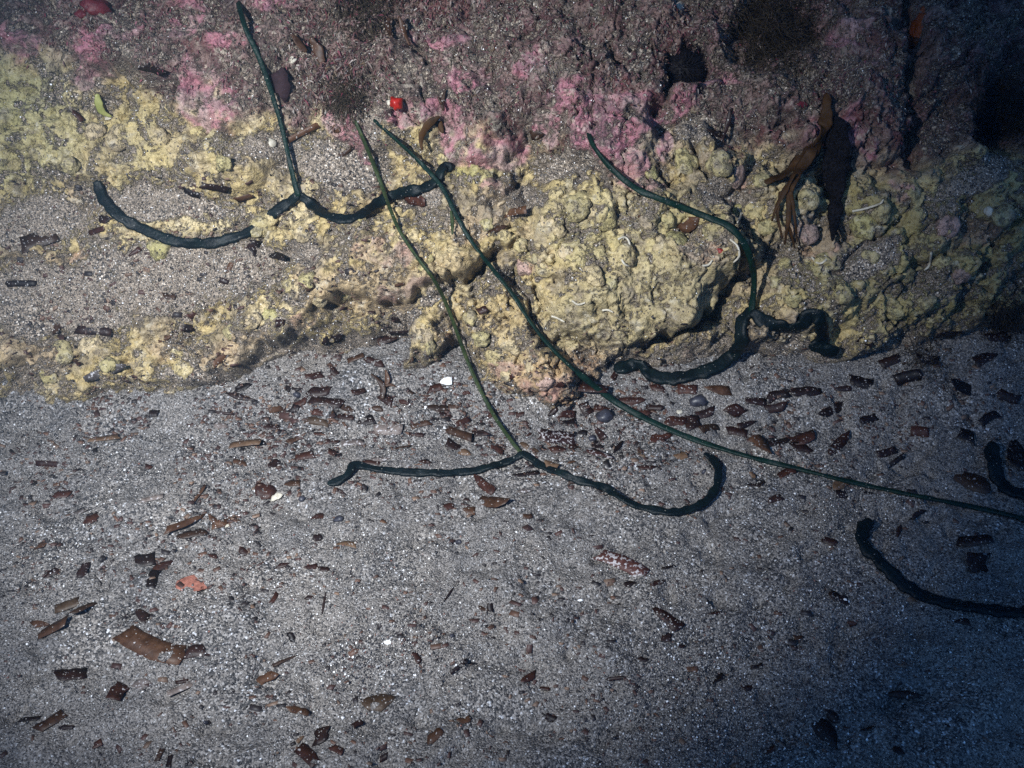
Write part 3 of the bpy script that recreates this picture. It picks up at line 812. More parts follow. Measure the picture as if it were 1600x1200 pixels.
tag(lump('sponge', 1124, 392, 7, 5, M_REDSPONGE, 20, .6, 3), 'small bright red sponge spot on the boulder rim', 'sponge', GS)
tag(lump('sponge', 1537, 405, 14, 7, M_REDSPONGE, -30, .5, 4), 'small red sponge in the dim olive rock', 'sponge', GS)
tag(lump('sponge', 1252, 165, 9, 6, M_MAROON, 0, .5, 5), 'small crimson sponge over the brown strap seaweed', 'sponge', GS)
tag(lump('crust_patch', 302, 911, 26, 17, M_SALMON, -20, .10, 6, 0.45), 'salmon red crust half buried in the open sand', 'crust')
bead = lump('red_bead', 620, 160, 10.5, 10.5, M_BEAD, 0, .9, 7, -0.2)
tag(bead, 'shiny bright red round bead-like animal on the turf', 'sea squirt')
tag(lump('white_speck', 608, 161, 4, 5, M_TUBE, 0, .6, 8, 0, 2), 'pale shell speck touching the red bead', 'shell')
GW = 'white shell bits'
for i, (a, b, ra, rb, lab) in enumerate([(166, 185, 8, 3, 'white shell splinter on the pale shelf by the yellow blade'), (1322, 939, 5, 3.5, 'bright white shell bead in the dim sand'), (606, 1004, 7, 4, 'white shell bit on the foreground sand'),
                                        (907, 938, 5, 2, 'thin white shell sliver on the foreground sand'), (458, 93, 6, 5, 'white shell bit high beside the broad brown blades'), 
                                        (1062, 644, 5, 4, 'small white shell crumb among the leaf litter'), (1545, 330, 6, 8, 'white shell fragment on the dim olive rock'), (424, 224, 9, 7, 'pale shell lump beside the leftmost stalk'), (355, 822, 4, 3, 'tiny white shell crumb by the bedded leaves'),
                                        (1060, 12, 20, 8, 'large whitish shell patch at the top of the turf')]):
    tag(lump('shell_bit', a, b, ra, rb, M_WHITE if i in (1, 2, 3) else M_TUBE, rng.uniform(-40, 40), .5, 30 + i, 0, 2), lab, 'shell', GW)
# worm tubes of lime
for i, (pp, lab) in enumerate([([(966, 374), (974, 370), (981, 374), (984, 384), (981, 397)], 'hooked white lime tube on top of the boulder'), ([(971, 405), (976, 413), (984, 416)], 'short curved white lime tube under the hooked one'),
                               ([(893, 389), (896, 398), (906, 402)], 'white lime tube at the near side of the boulder top'), ([(1141, 374), (1152, 384), (1155, 400), (1146, 410)], 'curled white lime tube at the boulder rim'),
                               ([(1098, 415), (1107, 414), (1113, 406)], 'small white lime tube below the red spot'), ([(941, 485), (950, 484), (958, 488)], 'thin white lime tube on the boulder underside'),
                               ([(862, 494), (871, 497), (882, 503)], 'slanting pale lime tube low on the boulder face'), ([(894, 470), (903, 476), (914, 473)], 'pale lime tube in the middle of the boulder face'),
                               ([(1150, 322), (1158, 334), (1152, 348)], 'white lime tube behind the thick worm stalk'), ([(1332, 330), (1352, 326), (1376, 318), (1380, 312)], 'pale lime tube on the dim rock by the dark wedge'),
                               ([(1268, 402), (1280, 412), (1292, 404), (1284, 396)], 'coiled lime tube beneath the dark wedge'), ([(1455, 395), (1452, 415), (1444, 422)], 'curved lime tube on the dim olive rock')]):
    p, n, t = lay(pp, n=2.0, lift=0.0015, window=1)
    hw = px_m(1.7, t) * ends(len(p), .6, 4)
    tag(link('lime_tube', tube('lime_tube', p, n, hw, hw, seg=8, seed=i), M_TUBE), lab, 'worm tube', 'white lime tubes on the rock')
# urchin wedged in its hollow
up_, un, ut, _s = hit(1072, 108)
ur = bpy.data.objects.new('sea_urchin', None); col.objects.link(ur); ur.location = Vector(up_[0]); ur.empty_display_size = .01
tag(ur, 'black bristly sea urchin wedged in a hollow of the turf', 'sea urchin')
n_ = Vector(un[0] * .5 + NS * .5).normalized(); m3 = n_.to_track_quat('Z', 'Y').to_matrix()
bm = bmesh.new(); bmesh.ops.create_icosphere(bm, subdivisions=3, radius=0.022)
for v_ in bm.verts: v_.co.z *= .7; v_.co = m3 @ v_.co
me_ = bpy.data.meshes.new('test'); bm.to_mesh(me_); bm.free()
link('test', me_, M_BLACK, ur)
vv, ff = [], []
for i in range(900):
    z_ = rng.uniform(-0.1, 1); a_ = rng.uniform(0, 6.283); r_ = math.sqrt(1 - z_ * z_)
    d_ = m3 @ Vector((r_ * math.cos(a_), r_ * math.sin(a_), z_))
    L_ = rng.uniform(.010, .016)
    s1 = d_.orthogonal().normalized() * .0004; s2 = d_.cross(s1)
    b0 = d_ * .016; k = len(vv)
    vv += [tuple(b0 + s1), tuple(b0 - s1 * .5 + s2), tuple(b0 - s1 * .5 - s2), tuple(d_ * (.018 + L_))]
    ff += [(k, k + 1, k + 3), (k + 1, k + 2, k + 3), (k + 2, k, k + 3)]
tag(link('spines', mesh_np('spines', np.array(vv), np.array(ff)), M_BLACK, ur), kind='stuff')

# ------------------------------------------------------------------ leaf litter: every scrap a thing
LEAVES = """
499 612 32 14 -4 red|510 628 46 13 10 red|543 638 22 8 20 brown|602 625 22 14 25 red|634 632 14 6 15 red|680 607 20 10 -15 red|680 638 38 9 5 brown|710 634 18 6 -5 brown|495 660 32 10 8 tan|497 646 16 10 20 red
540 651 24 8 8 red|572 657 24 15 -10 dark|607 671 40 13 -3 grey|657 664 28 8 -15 brown|651 680 22 6 5 red|696 650 18 9 15 red|721 682 40 11 20 brown|705 698 18 14 40 red|750 678 22 9 -5 dark|776 702 20 14 30 red
552 694 34 8 -5 grey|477 714 28 10 -10 red|595 716 28 8 0 grey|580 724 26 5 3 red|665 722 16 6 0 red|757 757 36 14 42 red|775 793 36 15 8 brown|733 797 18 10 10 brown|702 793 14 8 -15 red|457 757 24 8 -5 brown
414 768 28 22 20 red|497 809 16 11 10 red|430 726 16 10 -45 red|407 694 18 8 5 dark|496 841 13 9 -10 dark|542 852 28 8 5 tan|441 885 18 7 -15 red|485 887 20 6 -10 red|506 889 15 7 0 red|444 650 24 6 -75 red
517 652 20 5 -70 brown|722 659 22 8 -25 red|915 621 56 12 6 red|986 625 40 10 0 red|1074 609 28 13 0 red|1122 610 34 13 5 brown|1027 607 22 10 10 red|916 639 19 15 60 red|887 647 24 10 0 red|890 662 18 8 -10 dark
940 639 24 12 10 red|1002 644 26 12 15 red|1025 640 26 8 0 red|1055 659 30 14 0 red|1082 660 20 20 80 dark|1110 669 25 10 -10 brown|1147 642 28 18 -10 red|1102 647 26 12 -15 dark|1152 677 30 11 10 red|1032 684 32 13 -15 red
870 684 52 18 8 spot|872 702 24 11 10 red|894 696 14 10 70 red|909 678 15 7 0 dark|937 679 18 10 50 red|936 712 38 11 16 spot|965 700 22 6 -50 dark|827 699 28 8 30 tan|822 742 35 5 -8 dark|820 769 20 6 0 grey
1010 732 22 7 0 red|1182 757 20 15 10 dark|973 888 78 20 25 spot|1044 887 20 4 -10 dark|813 647 12 6 0 red|1215 621 36 14 -15 dark|1210 637 30 12 -10 dark|1259 613 44 13 -5 dark|1315 609 24 8 0 dark|1302 637 44 14 -25 dark
1254 685 36 14 -20 red|1251 700 26 13 5 red|1215 691 32 8 -10 dark|1310 694 44 15 -45 red|1437 675 26 14 5 red|1385 706 30 10 -15 dark|1400 721 30 7 -35 dark|1510 748 72 26 28 brown|1230 740 26 9 -25 red|1522 846 50 15 -3 dark
1528 880 30 30 85 red|1212 780 22 9 -15 dark|1432 805 22 8 -35 dark|1296 847 22 10 20 red|1405 830 20 7 -70 red|1510 682 24 14 20 dark|240 1010 88 27 20 brown|222 964 24 16 60 dark|307 1019 30 15 -10 dark|112 1054 44 14 -5 red
185 1086 28 20 -50 red|224 1070 20 14 -30 grey|80 1128 46 12 -32 brown|47 1125 28 6 -4 dark|105 1137 20 7 0 dark|152 1164 16 11 -30 red|80 985 54 12 -30 brown|107 947 40 11 -20 tan|62 975 26 9 5 brown|132 960 40 6 -25 brown
282 1080 38 9 -22 grey|285 1066 18 5 -10 red|240 905 26 14 -70 dark|250 1180 20 7 -65 brown|265 1190 18 6 -80 dark|590 1096 46 22 -8 tan|504 1152 28 20 -40 dark|466 1112 32 10 12 brown|680 1151 28 13 -40 brown|716 1042 27 6 -35 dark
650 1029 20 9 65 red|480 1182 34 18 40 red|527 1172 18 10 30 red|557 1132 15 8 -25 red|420 1060 32 13 -25 brown|702 929 28 3 -55 dark|506 943 33 3 -80 dark|428 934 18 6 -60 red|454 996 14 9 60 dark|445 1034 38 4 -25 brown
755 951 16 6 20 brown|766 949 12 8 80 dark|725 1126 20 8 -20 brown|600 1184 13 8 -30 dark|1042 966 46 17 38 red|1041 999 16 12 -20 dark|825 1060 23 11 -25 red|964 1060 32 6 -5 dark|1005 1031 14 6 15 dark|1027 910 22 8 -15 red
1117 960 20 4 -8 red|1122 1062 18 8 -35 dark|1310 932 30 12 25 dark|1285 1145 58 22 46 dark|1300 1122 24 14 42 dark|1408 1089 50 11 5 dark|1357 1140 22 5 -15 dark|1505 972 20 10 15 red|1332 975 12 8 0 red|1404 1175 14 14 0 dark
77 725 35 8 4 red|157 688 56 7 -3 tan|97 772 25 10 -5 red|144 812 24 12 -20 red|340 815 28 8 25 brown|352 818 40 9 -15 brown|287 823 60 10 -22 brown|300 836 42 10 -10 brown|232 730 10 8 0 red|232 780 42 6 -10 grey
375 620 40 9 15 dark|380 605 24 10 -20 dark|345 666 20 7 0 grey|347 645 36 4 8 dark|385 697 46 9 -3 tan|375 724 20 7 15 brown|227 875 30 18 -10 dark|82 895 20 9 -20 red|130 892 24 12 -60 dark|332 870 14 8 30 red
380 862 14 10 40 red|252 887 34 10 -30 red|240 647 14 9 0 dark|310 775 32 4 -52 brown|125 800 18 10 -20 grey|61 377 52 20 -20 brown|166 344 15 12 10 dark|155 360 24 7 -18 red|210 394 20 7 -35 red|357 419 18 9 -60 brown
350 439 14 7 20 dark|291 511 14 12 20 dark|299 492 13 10 -20 red|147 517 50 12 5 dark|35 444 42 8 0 dark|89 512 15 9 -70 brown|342 562 25 9 -40 brown|260 529 22 7 -25 brown|120 566 14 6 50 red|161 585 62 13 -20 grey
265 464 18 9 10 brown|395 385 18 16 -70 dark|605 535 32 13 -3 red|626 512 28 6 -3 dark|437 506 13 11 0 red|481 447 14 13 50 brown|627 476 12 10 0 dark|755 486 14 9 -20 red|702 530 26 9 70 tan|585 565 28 10 20 red
557 561 26 7 -20 brown|492 588 22 9 -10 red|522 582 14 10 40 red|642 562 12 6 -30 brown|520 530 30 12 -10 dark|626 444 14 4 -12 brown|775 362 30 8 -28 brown|445 417 42 10 18 dark|650 312 32 16 10 red|1077 347 28 18 -38 brown
824 337 42 10 -12 brown|960 587 14 8 -60 red|470 207 52 8 -28 brown|540 236 22 6 -35 brown|840 210 18 14 0 brown|525 203 12 10 20 brown|1120 211 20 9 10 dark|240 108 34 10 18 dark|118 185 20 7 40 red|1005 340 14 6 20 brown
335 292 40 8 8 red|380 305 24 8 -15 brown|300 300 22 8 20 dark|460 640 14 12 0 dark|1065 1010 10 6 0 dark|1180 628 28 11 8 dark|1355 655 26 11 -15 dark|1345 600 34 14 10 dark|1420 590 40 16 -15 dark|1490 610 36 14 20 dark
1540 560 34 16 -20 dark|1450 560 32 14 10 dark|1390 565 30 12 -20 dark|1480 520 30 12 5 dark|1560 525 36 14 -10 dark|1350 535 22 10 20 dark|1575 620 34 14 20 dark|1545 655 28 12 -30 dark|1165 662 24 10 -20 dark|1190 690 20 8 15 red
560 612 20 8 -10 red|590 640 16 8 10 brown|470 628 22 9 -30 red|455 608 18 8 15 dark|430 640 20 8 -10 brown|425 668 22 8 10 red|460 690 20 8 -20 brown|520 690 18 7 10 red|630 700 22 6 -8 brown|640 612 14 6 30 brown
"""
LD = []
for w_ in LEAVES.replace('\n', '|').split('|'):
    w_ = w_.split()
    if len(w_) == 6: LD.append([float(a) for a in w_[:5]] + [w_[5]])
while len(LD) < 292:                                     # the smaller scraps strewn between
    zx, zy = (rng.uniform(380, 1250), rng.normal(650, 45)) if rng.random() < .6 else (rng.uniform(20, 1580), rng.uniform(640, 1180))
    if zy < 575 or any(abs(zx - q[0]) < 16 and abs(zy - q[1]) < 10 for q in LD): continue
    L_ = rng.uniform(8, 17)
    LD.append([zx, zy, L_, max(3.5, L_ * rng.uniform(.28, .7)), rng.normal(0, 28), rng.choice(['dark', 'red', 'red', 'brown', 'tan'])])

def leaf_mesh(L, W, seed, bend, th=0.00035):
    """a torn scrap: ragged outline round a midrib, bent and cupped"""
    q = np.random.default_rng(seed)
    style = q.choice(['strip', 'strip', 'strip', 'taper', 'torn', 'torn', 'lozenge'])
    n = 6
    xs = np.linspace(-.5, .5, n)
    prof = {'strip': [1, 1, 1, 1, 1, 1], 'taper': [.95, 1, .95, .85, .62, .25], 'torn': [.5, .95, 1, .8, .95, .6], 'lozenge': [.3, .8, 1, .95, .75, .25]}[style]
    if q.random() < .5: prof = prof[::-1]
    sk0, sk1 = q.normal(0, .30, 2) * W
    V_ = []
    arch = q.normal(0, .10) * W
    cup = q.uniform(-.05, .12) * W
    twist = q.normal(0, .12)
    for i, x in enumerate(xs):
        sk = np.interp(x, [-.5, 0, .5], [sk0, 0, sk1]); cy = arch * (1 - 4 * x * x)
        ft, fb = prof[i] * (1 + q.normal(0, .085)), prof[i] * (1 + q.normal(0, .085))
        for sgn, f in ((1, ft), (0, 0), (-1, fb)):
            y = .5 * W * f * sgn
            z_ = bend * 4 * x * x * L + cup * (2 * abs(y) / W) ** 2 * .5 + twist * x * y + q.normal(0, .008) * W
            V_.append((x * L + sk * sgn * abs(x) * 2 * .6 + q.normal(0, .02) * L, y + cy, z_))
    V_ = np.array(V_); k = len(V_)
    V2 = V_.copy(); V2[:, 2] -= th
    F = []
    for i in range(n - 1):
        for j in range(2):
            a = i * 3 + j
            F += [(a, a + 1, a + 4), (a, a + 4, a + 3), (k + a, k + a + 4, k + a + 1), (k + a, k + a + 3, k + a + 4)]
    loop = [i * 3 for i in range(n)] + [(n - 1) * 3 + 1] + [i * 3 + 2 for i in range(n - 1, -1, -1)] + [1]
    for a, b in zip(loop, loop[1:] + loop[:1]):
        F += [(a, b, k + b), (a, k + b, k + a)]
    return mesh_np('leaf_fragment', np.vstack([V_, V2]), np.array(F), smooth=False)

def plate(name, px, py, L, W, ang, mat, seed, bend=0.0, tilt=0.0, rise=0.0012, th=0.00035, at=None):
    p, n, t, s = hit(px, py) if at is None else at; p, n, t = p[0], n[0], t[0]
    def on_plane(qx, qy):
        d = ray(qx, qy); d = np.atleast_2d(d)[0]
        return CAM + d * (np.dot(p - CAM, n) / min(np.dot(d, n), -0.15))
    ca, sa = math.cos(R(ang)), math.sin(R(ang))
    ax = on_plane(px + L / 2 * ca, py + L / 2 * sa) - on_plane(px - L / 2 * ca, py - L / 2 * sa)
    ay = on_plane(px + W / 2 * sa, py - W / 2 * ca) - on_plane(px - W / 2 * sa, py + W / 2 * ca)
    Lm = min(np.linalg.norm(ax), L * PXM * t * 1.7)
    xx = Vector(ax).normalized(); zz = Vector(n); yy = zz.cross(xx).normalized()
    Wm = min(abs(Vector(ay).dot(yy)), W * PXM * t * 1.6)
    M = Matrix((xx, yy, zz)).transposed()
    M = M @ Matrix.Rotation(tilt, 3, 'X') @ Matrix.Rotation(tilt * .5, 3, 'Y')
    me_ = leaf_mesh(Lm, Wm, seed, bend, th)
    o = link(name, me_, mat)
    co = np.empty(len(me_.vertices) * 3); me_.vertices.foreach_get('co', co)
    wv = co.reshape(-1, 3) @ np.array(M).T + p
    low = np.percentile(np.minimum(*clearance(wv)), (8, 14, 20, 34)[seed % 4])              # most of it rests on top, a corner is bedded in
    o.matrix_world = Matrix.Translation(Vector(p) + zz * (rise - low)) @ M.to_4x4()
    return o

MARKS = [((697, 597), 'the white chip'), ((815, 708), 'the worm fork on open sand'), ((520, 752), 'the crooked worm tip'), ((1108, 716), 'the hooked worm tip'), ((1040, 800), 'the sagging worm arm'),
         ((850, 612), 'the pale mound'), ((302, 911), 'the salmon crust'), ((973, 888), 'the long reddish strip'), ((240, 1010), 'the big ragged leaf'), ((1350, 850), 'the curling dark worm arm'),
         ((1175, 490), 'the worm fork by the boulder'), ((466, 305), 'the worm fork on the ledge'), ((270, 380), 'the draped worm arm'), ((1315, 750), 'the taut stalk'), ((110, 572), 'the low cream outcrop'),
         ((662, 528), 'the lone cream knob'), ((590, 1096), 'the squarish tan leaf'), ((1285, 1145), 'the long leaf in dim sand'), ((620, 160), 'the red bead'), ((1548, 700), 'the dim worm tip'), ((600, 600), 'the forked seaweed scrap'),
         ((980, 400), 'the boulder top'), ((285, 825), 'the bedded brown leaves'), ((1040, 585), 'the thick worm arm'), ((1042, 966), 'the notched red leaf')]
SELF = {(973.0, 888.0): 'long reddish leaf strip with pale marks on the foreground sand', (240.0, 1010.0): 'biggest ragged brown leaf piece with sand on it on the foreground sand',
        (590.0, 1096.0): 'squarish tan leaf piece lying flat on the foreground sand', (1285.0, 1145.0): 'long dark leaf lying in the dim foreground corner',
        (1042.0, 966.0): 'notched red brown leaf piece on the foreground sand', (1510.0, 748.0): 'broad brown leaf tilted beside the taut stalk in the dim sand', (870.0, 684.0): 'dark leaf with white crust specks between the worm fork and the pale mound'}
labels = []
for d in LD:
    key = (d[0], d[1])
    if key in SELF: labels.append(SELF[key]); continue
    area, asp = d[2] * d[3], d[2] / d[3]
    size = 'large' if area > 600 else 'medium' if area > 260 else 'small' if area > 110 else 'tiny'
    shape = 'narrow' if asp > 3.6 else 'oblong' if asp > 1.7 else 'stubby'
    colr = {'dark': 'blackish', 'red': 'red brown', 'brown': 'brown', 'tan': 'tan', 'grey': 'greyish', 'spot': 'white-specked'}[d[5]]
    ms = sorted(MARKS, key=lambda m: math.hypot(m[0][0] - d[0], m[0][1] - d[1]) if m[0] != key else 1e9)
    (mx, my), nm = ms[0]
    dx, dy = d[0] - mx, d[1] - my; r_ = math.hypot(dx, dy)
    dirn = ('below' if dy > 0 else 'above') if abs(dy) > abs(dx) * .8 else ('right of' if dx > 0 else 'left of')
    dist = 'just' if r_ < 60 else 'a little' if r_ < 120 else 'well'
    labels.append(f'{size} {colr} {shape} leaf scrap {dist} {dirn} {nm}')
byl = {}
for i, l_ in enumerate(labels): byl.setdefault(l_, []).append(i)
ORD = ['first', 'second', 'third', 'fourth', 'fifth', 'sixth', 'seventh', 'eighth', 'ninth', 'tenth']
for l_, ids in byl.items():
    if len(ids) > 1:
        ids.sort(key=lambda i: LD[i][0])
        for k, i in enumerate(ids):
            w_ = ['leftmost', 'rightmost'] if len(ids) == 2 else ['leftmost', 'middle', 'rightmost'] if len(ids) == 3 else ORD
            labels[i] = (f'{w_[k]} ' if len(ids) <= 3 else f'{w_[k]}-from-left ') + l_
GL = 'dead leaf scraps strewn on sand and rock'
lh = hit([d[0] for d in LD], [d[1] for d in LD])
for i, d in enumerate(LD):
    tl = rng.normal(0, .10) if d[2] > 20 else rng.normal(0, .16)
    o = plate('leaf_fragment', d[0], d[1], d[2] * 1.1, d[3] * 1.12, d[4], LM[d[5]], 100 + i, bend=rng.normal(.005, .022), tilt=tl * .8, rise=rng.uniform(.0001, .0010), at=[q[i:i + 1] for q in lh])
    tag(o, labels[i], 'leaf', GL)
# scraps that hang on the stalks
o = plate('leaf_fragment', 1172, 713, 25, 20, 60, LM['brown'], 901, .05, .15, rise=0.012); tag(o, 'rusty leaf scrap caught on the taut worm stalk', 'leaf', GL)
o = plate('leaf_fragment', 1315, 757, 34, 15, -28, LM['tan'], 902, .02, .1); tag(o, 'yellowish leaf lying under the taut worm stalk', 'leaf', GL)
o = plate('leaf_fragment', 862, 733, 22, 10, 15, LM['tan'], 903, .02, .1, rise=.007); tag(o, 'pale leaf flake stuck on the worm arm beside its fork', 'leaf', GL)
o = plate('purple_leaf', 441, 130, 46, 36, 85, M_PURPLE, 904, .03, .05, rise=.004); tag(o, 'broad smooth dark purple leaf beside the leftmost stalk', 'leaf')
o = plate('white_chip', 697, 597, 18, 12, -4, M_WHITE, 912, 0, .04, rise=.003, th=.0014); tag(o, 'bright white square chip on the sand before the ledge', 'shell')
o = plate('white_chip', 434, 778, 18, 9, -30, M_TUBE, 906, 0, .12, rise=.003, th=.001); tag(o, 'white shell flake beside the dark clump near the crooked worm tip', 'shell')
o = plate('leaf_fragment', 1588, 712, 44, 30, 70, LM['dark'], 907, .03, .1); tag(o, 'broad black leaf at the dim edge beside the short worm arm', 'leaf', GL)
# pebbles
for i, (a, b, r_, lab) in enumerate([(717, 847, 5.5, 'small round black pebble on the open sand below the worm fork'), (464, 617, 5.5, 'round black pebble in the litter near the ledge lip'), (1101, 737, 5, 'dark pebble under the hooked worm tip'),
                                    (925, 686, 7, 'bluish dark pebble in the litter near the pale mound'), (1092, 627, 13, 'dark lumpy pebble with bluish specks in the thick litter'), (530, 812, 7, 'angular black pebble below the crooked worm tip'),
                                    (321, 1129, 4, 'small black pebble in the foreground sand'), (706, 994, 4, 'tiny black pebble in the middle foreground'), (945, 652, 14, 'dark clod with bluish specks at the edge of the litter'), (472, 780, 6, 'black pebble beside the white shell flake')]):
    tag(lump('pebble', a, b, r_, r_ * .8, M_PEBBLE, rng.uniform(-40, 40), .8, 50 + i, .1, 2), lab, 'pebble', 'dark pebbles on the sand')

# ================================================================== GRAINS AND TURF (nobody could count these)
OCT = np.array([(1, 0, 0), (-1, 0, 0), (0, 1, 0), (0, -1, 0), (0, 0, 1), (0, 0, -1)], float)
OF = np.array([(0, 2, 4), (2, 1, 4), (1, 3, 4), (3, 0, 4), (2, 0, 5), (1, 2, 5), (3, 1, 5), (0, 3, 5)])
GC = np.array([(.010, .011, .016), (.04, .038, .04), (.085, .078, .074), (.18, .162, .145), (.25, .228, .205), (.36, .335, .31), (.75, .74, .73), (.14, .06, .045)])
def grains(name, pos, rad, label, probs):
    n = len(pos)
    q = rng.normal(size=(n, 4)); q /= np.linalg.norm(q, axis=1, keepdims=True)
    w, x, y, z = q.T
    Rm = np.stack([np.stack([1 - 2 * (y * y + z * z), 2 * (x * y - z * w), 2 * (x * z + y * w)], -1), np.stack([2 * (x * y + z * w), 1 - 2 * (x * x + z * z), 2 * (y * z - x * w)], -1),
                   np.stack([2 * (x * z - y * w), 2 * (y * z + x * w), 1 - 2 * (x * x + y * y)], -1)], 1)
    v_ = OCT[None] * (rad[:, None, None] * rng.uniform(.65, 1.35, (n, 6, 1)))
    v_ = np.einsum('nij,nkj->nki', Rm, v_) + pos[:, None]
    f_ = (OF[None] + (np.arange(n) * 6)[:, None, None]).reshape(-1, 3)
    c_ = GC[rng.choice(len(GC), n, p=probs)] * rng.uniform(.8, 1.2, (n, 1))
    o = link(name, mesh_np(name, v_.reshape(-1, 3), f_, colors=np.repeat(c_, 6, axis=0)), M_GRAIN)
    return tag(o, label, kind='stuff')
N = 190000
gx_ = rng.uniform(-0.78, 0.78, N); gy_ = rng.uniform(-0.50, 0.20, N)
dens = fbm(gx_, gy_, 7, 3, 201)
keep = rng.random(N) < np.clip(0.52 + 0.75 * dens, .12, 1)
gx_, gy_, dens = gx_[keep], gy_[keep], dens[keep]
gr = rng.lognormal(math.log(.00060), .34, len(gx_)) * (1 + .35 * np.clip(dens, -.5, 1))
gp = np.stack([gx_, gy_, sand_f(gx_, gy_) + gr * .25], -1)
# a drift of larger dark and pale grains in the near sand
for cx2, cy2, sx, sy, n2_ in [(1090, 1060, 90, 70, 5200), (1330, 960, 110, 60, 3000), (600, 1010, 90, 30, 2200), (60, 880, 60, 40, 1200), (1150, 1150, 120, 40, 3200)]:
    qx = rng.normal(cx2, sx, n2_); qy = np.clip(rng.normal(cy2, sy, n2_), 700, 1230)
    q_ = hit(qx, qy)[0]; r2 = rng.lognormal(math.log(.00080), .25, n2_)
    gp = np.vstack([gp, q_ + np.array((0, 0, 1)) * (r2 * .25)[:, None]]); gr = np.concatenate([gr, r2])
grains('coarse_sand', gp, gr, 'coarse black, white and tan grains strewn over the sand', [.28, .14, .15, .17, .14, .075, .03, .015])
# grains settled on the rock
jj, ii = np.meshgrid(np.arange(4, len(rs) - 26), np.arange(23, len(rx) - 24), indexing='ij')
wgt = (np.clip(sandm[jj, ii], 0, 1) * .8 + .02).ravel() ** 1.3 * (1 - .62 * turf[jj, ii].ravel()) * (np.abs(X[jj, ii].ravel()) < .68)
pick = rng.choice(len(wgt), 85000, p=wgt / wgt.sum())
J, I = jj.ravel()[pick], ii.ravel()[pick]
pp = PR[J, I] + rng.normal(0, .0006, (len(J), 3))
gr = rng.lognormal(math.log(.00056), .35, len(J))
grains('settled_sand', pp, gr, 'sand grains settled on the rock ledge', [.24, .15, .16, .17, .13, .09, .05, .01])

# short red and brown turf on the upper rock
T = NT('turf')
T.base(T.n('Attribute', attribute_name='tint').outputs['Color']); T.set(Roughness=.6)
M_TURF = T.m
tw = (turf * np.clip(.35 + 1.1 * fbm(X, S, 24, 3, 211), .03, 1) * (1 - .85 * pinkm))[jj, ii]
for (cx, cy, ax, ay, am) in [(540, 140, 60, 55, 2.6), (560, 20, 120, 30, 2.0), (490, 100, 50, 50, 1.6), (740, 30, 120, 40, 1.4), (1060, 50, 90, 40, 1.6), (780, 110, 60, 50, 1.0), (260, 50, 90, 60, 1.2), (1000, 160, 80, 40, 1.2)]:
    tw = tw + am * np.exp(-(((U - cx) / ax) ** 2 + ((V - cy) / ay) ** 2))[jj, ii] * .55
tw = tw.ravel() * (np.abs(X[jj, ii].ravel()) < .68)
NB = 27000
pick = rng.choice(len(tw), NB, p=tw / tw.sum())
J, I = jj.ravel()[pick], ii.ravel()[pick]
b0 = PR[J, I] + rng.normal(0, .0008, (NB, 3))
long_ = np.exp(-(((U[J, I] - 545) / 60) ** 2 + ((V[J, I] - 140) / 60) ** 2)) + .8 * np.exp(-(((U[J, I] - 570) / 130) ** 2 + ((V[J, I] - 10) / 40) ** 2))
Lb = rng.uniform(.002, .0055, NB) * (1 + 1.3 * long_)
dirv = NS * rng.uniform(.25, 1.0, (NB, 1)) + np.array((0, 0, -1.0)) * rng.uniform(.1, .9, (NB, 1)) + rng.normal(0, .55, (NB, 3))
dirv /= np.linalg.norm(dirv, axis=1, keepdims=True)
sd = np.cross(dirv, rng.normal(size=(NB, 3))); sd /= np.linalg.norm(sd, axis=1, keepdims=True)
wd_ = rng.uniform(.00035, .0010, NB)[:, None]
bendv = np.array((0, 0, -1.0)) * (Lb * .3)[:, None]
m_ = b0 + dirv * (Lb * .55)[:, None]; e_ = b0 + dirv * Lb[:, None] + bendv
vt = np.stack([b0 - sd * wd_ * .6, b0 + sd * wd_ * .6, m_ - sd * wd_, m_ + sd * wd_, e_], 1).reshape(-1, 3)
ft = (np.array([(0, 1, 3), (0, 3, 2), (2, 3, 4)])[None] + (np.arange(NB) * 5)[:, None, None]).reshape(-1, 3)
TC = np.array([(.050, .012, .013), (.10, .055, .045), (.16, .125, .108), (.22, .19, .165), (.11, .025, .035), (.09, .06, .035), (.03, .018, .016)])
ct = TC[rng.choice(len(TC), NB, p=[.24, .18, .18, .09, .10, .11, .10])] * rng.uniform(.7, 1.3, (NB, 1))
tag(link('algal_undergrowth', mesh_np('algal_undergrowth', vt, ft, colors=np.repeat(ct, 5, axis=0)), M_TURF), 'short red and brown algal turf with trapped sand', kind='stuff')

# crumbs of leaf too small to tell apart
NC = 7600
cx_ = np.where(rng.random(NC) < .62, rng.normal(760, 330, NC), rng.uniform(0, 1600, NC)); cy_ = np.where(rng.random(NC) < .62, rng.normal(655, 60, NC), rng.uniform(560, 1200, NC))
sel = rng.random(NC) < .16
cx_[sel] = rng.uniform(0, 620, sel.sum()); cy_[sel] = rng.uniform(270, 560, sel.sum())
s2_ = rng.random(NC) < .15
cx_[s2_ & ~sel] = rng.uniform(0, 470, (s2_ & ~sel).sum()); cy_[s2_ & ~sel] = rng.uniform(620, 980, (s2_ & ~sel).sum())
ok = (cx_ > -20) & (cx_ < 1620) & ((cy_ > 480) | sel) & (cy_ < 1205) & (fbm(cx_, cy_, .009, 3, 301) > -.15)
cx_, cy_ = cx_[ok], cy_[ok]
cp, cn, ct_, _s = hit(cx_, cy_)
NC = len(cp)
a1 = rng.uniform(0, 6.283, NC); d1 = np.stack([np.cos(a1), np.sin(a1) * .8, rng.normal(0, .22, NC)], -1)
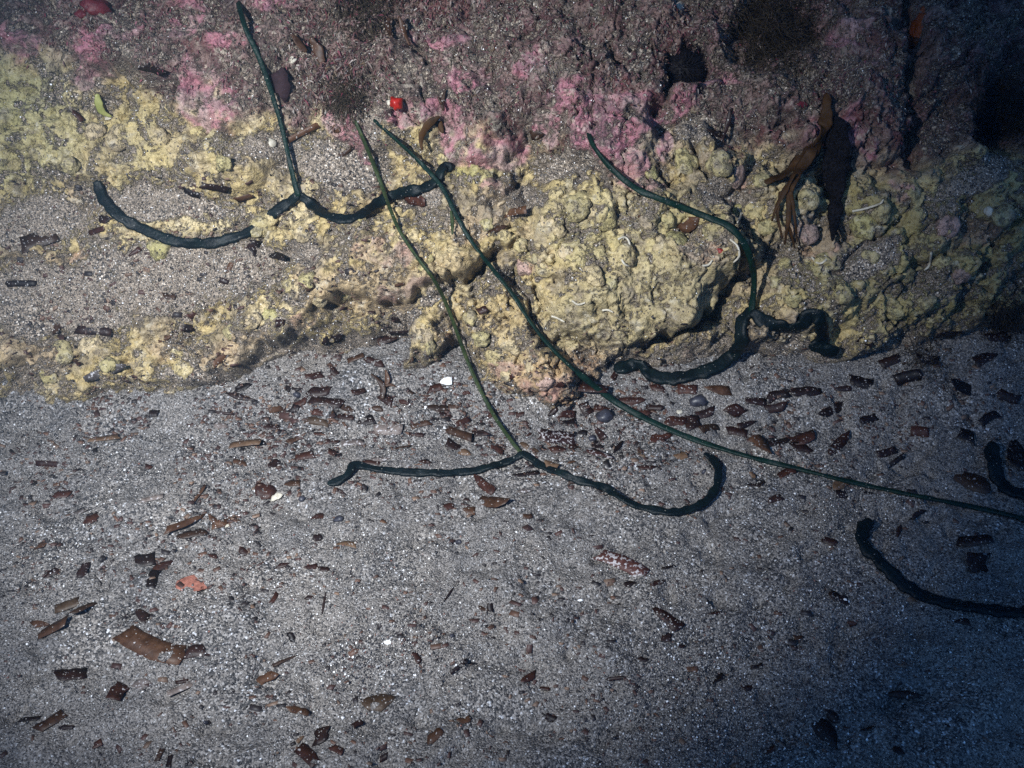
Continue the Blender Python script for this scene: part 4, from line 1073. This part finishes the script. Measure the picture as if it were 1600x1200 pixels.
d2 = np.cross(cn, d1); d2 /= np.linalg.norm(d2, axis=1, keepdims=True)
Lc = rng.lognormal(math.log(.0021), .45, NC)[:, None]; Wc = Lc * rng.uniform(.2, .6, (NC, 1))
up3 = cn * .0007
qv = np.stack([cp - d1 * Lc - d2 * Wc * rng.uniform(.3, 1.2, (NC, 1)), cp + d1 * Lc - d2 * Wc, cp + d1 * Lc * rng.uniform(.5, 1.1, (NC, 1)) + d2 * Wc, cp - d1 * Lc * .9 + d2 * Wc], 1)
qv = np.concatenate([qv + up3[:, None], qv - up3[:, None] * .2], 1)
bf = np.array([(0, 1, 2, 3), (7, 6, 5, 4), (0, 4, 5, 1), (1, 5, 6, 2), (2, 6, 7, 3), (3, 7, 4, 0)])
fc = (bf[None] + (np.arange(NC) * 8)[:, None, None]).reshape(-1, 4)
CCOL = np.array([(.012, .008, .008), (.04, .018, .014), (.07, .035, .022), (.12, .075, .05)])
cc = CCOL[rng.choice(4, NC, p=[.3, .36, .22, .12])] * rng.uniform(.7, 1.3, (NC, 1))
tag(link('leaf_litter', mesh_np('leaf_litter', qv.reshape(-1, 3), fc, colors=np.repeat(cc, 8, axis=0)), M_TURF), 'fine brown crumbs of dead leaf on the sand', kind='stuff')

# ================================================================== the water itself
hz = np.array([(x, y, z) for z in (-1.2, 2.6) for y in (-46, 46) for x in (-46, 46)], float)
hf = np.array([(0, 2, 3, 1), (4, 5, 7, 6), (0, 1, 5, 4), (2, 6, 7, 3), (0, 4, 6, 2), (1, 3, 7, 5)])
MH = bpy.data.materials.new('water_haze'); MH.use_nodes = True
MH.node_tree.nodes.remove(MH.node_tree.nodes['Principled BSDF'])
pv = MH.node_tree.nodes.new('ShaderNodeVolumePrincipled')
pv.inputs['Color'].default_value = (.45, .68, .95, 1)
pv.inputs['Density'].default_value = 0.05
pv.inputs['Anisotropy'].default_value = 0.4
MH.node_tree.links.new(pv.outputs[0], MH.node_tree.nodes['Material Output'].inputs['Volume'])
tag(link('haze', mesh_np('haze', hz, hf), MH), 'faint blue haze of the sea water', kind='stuff')
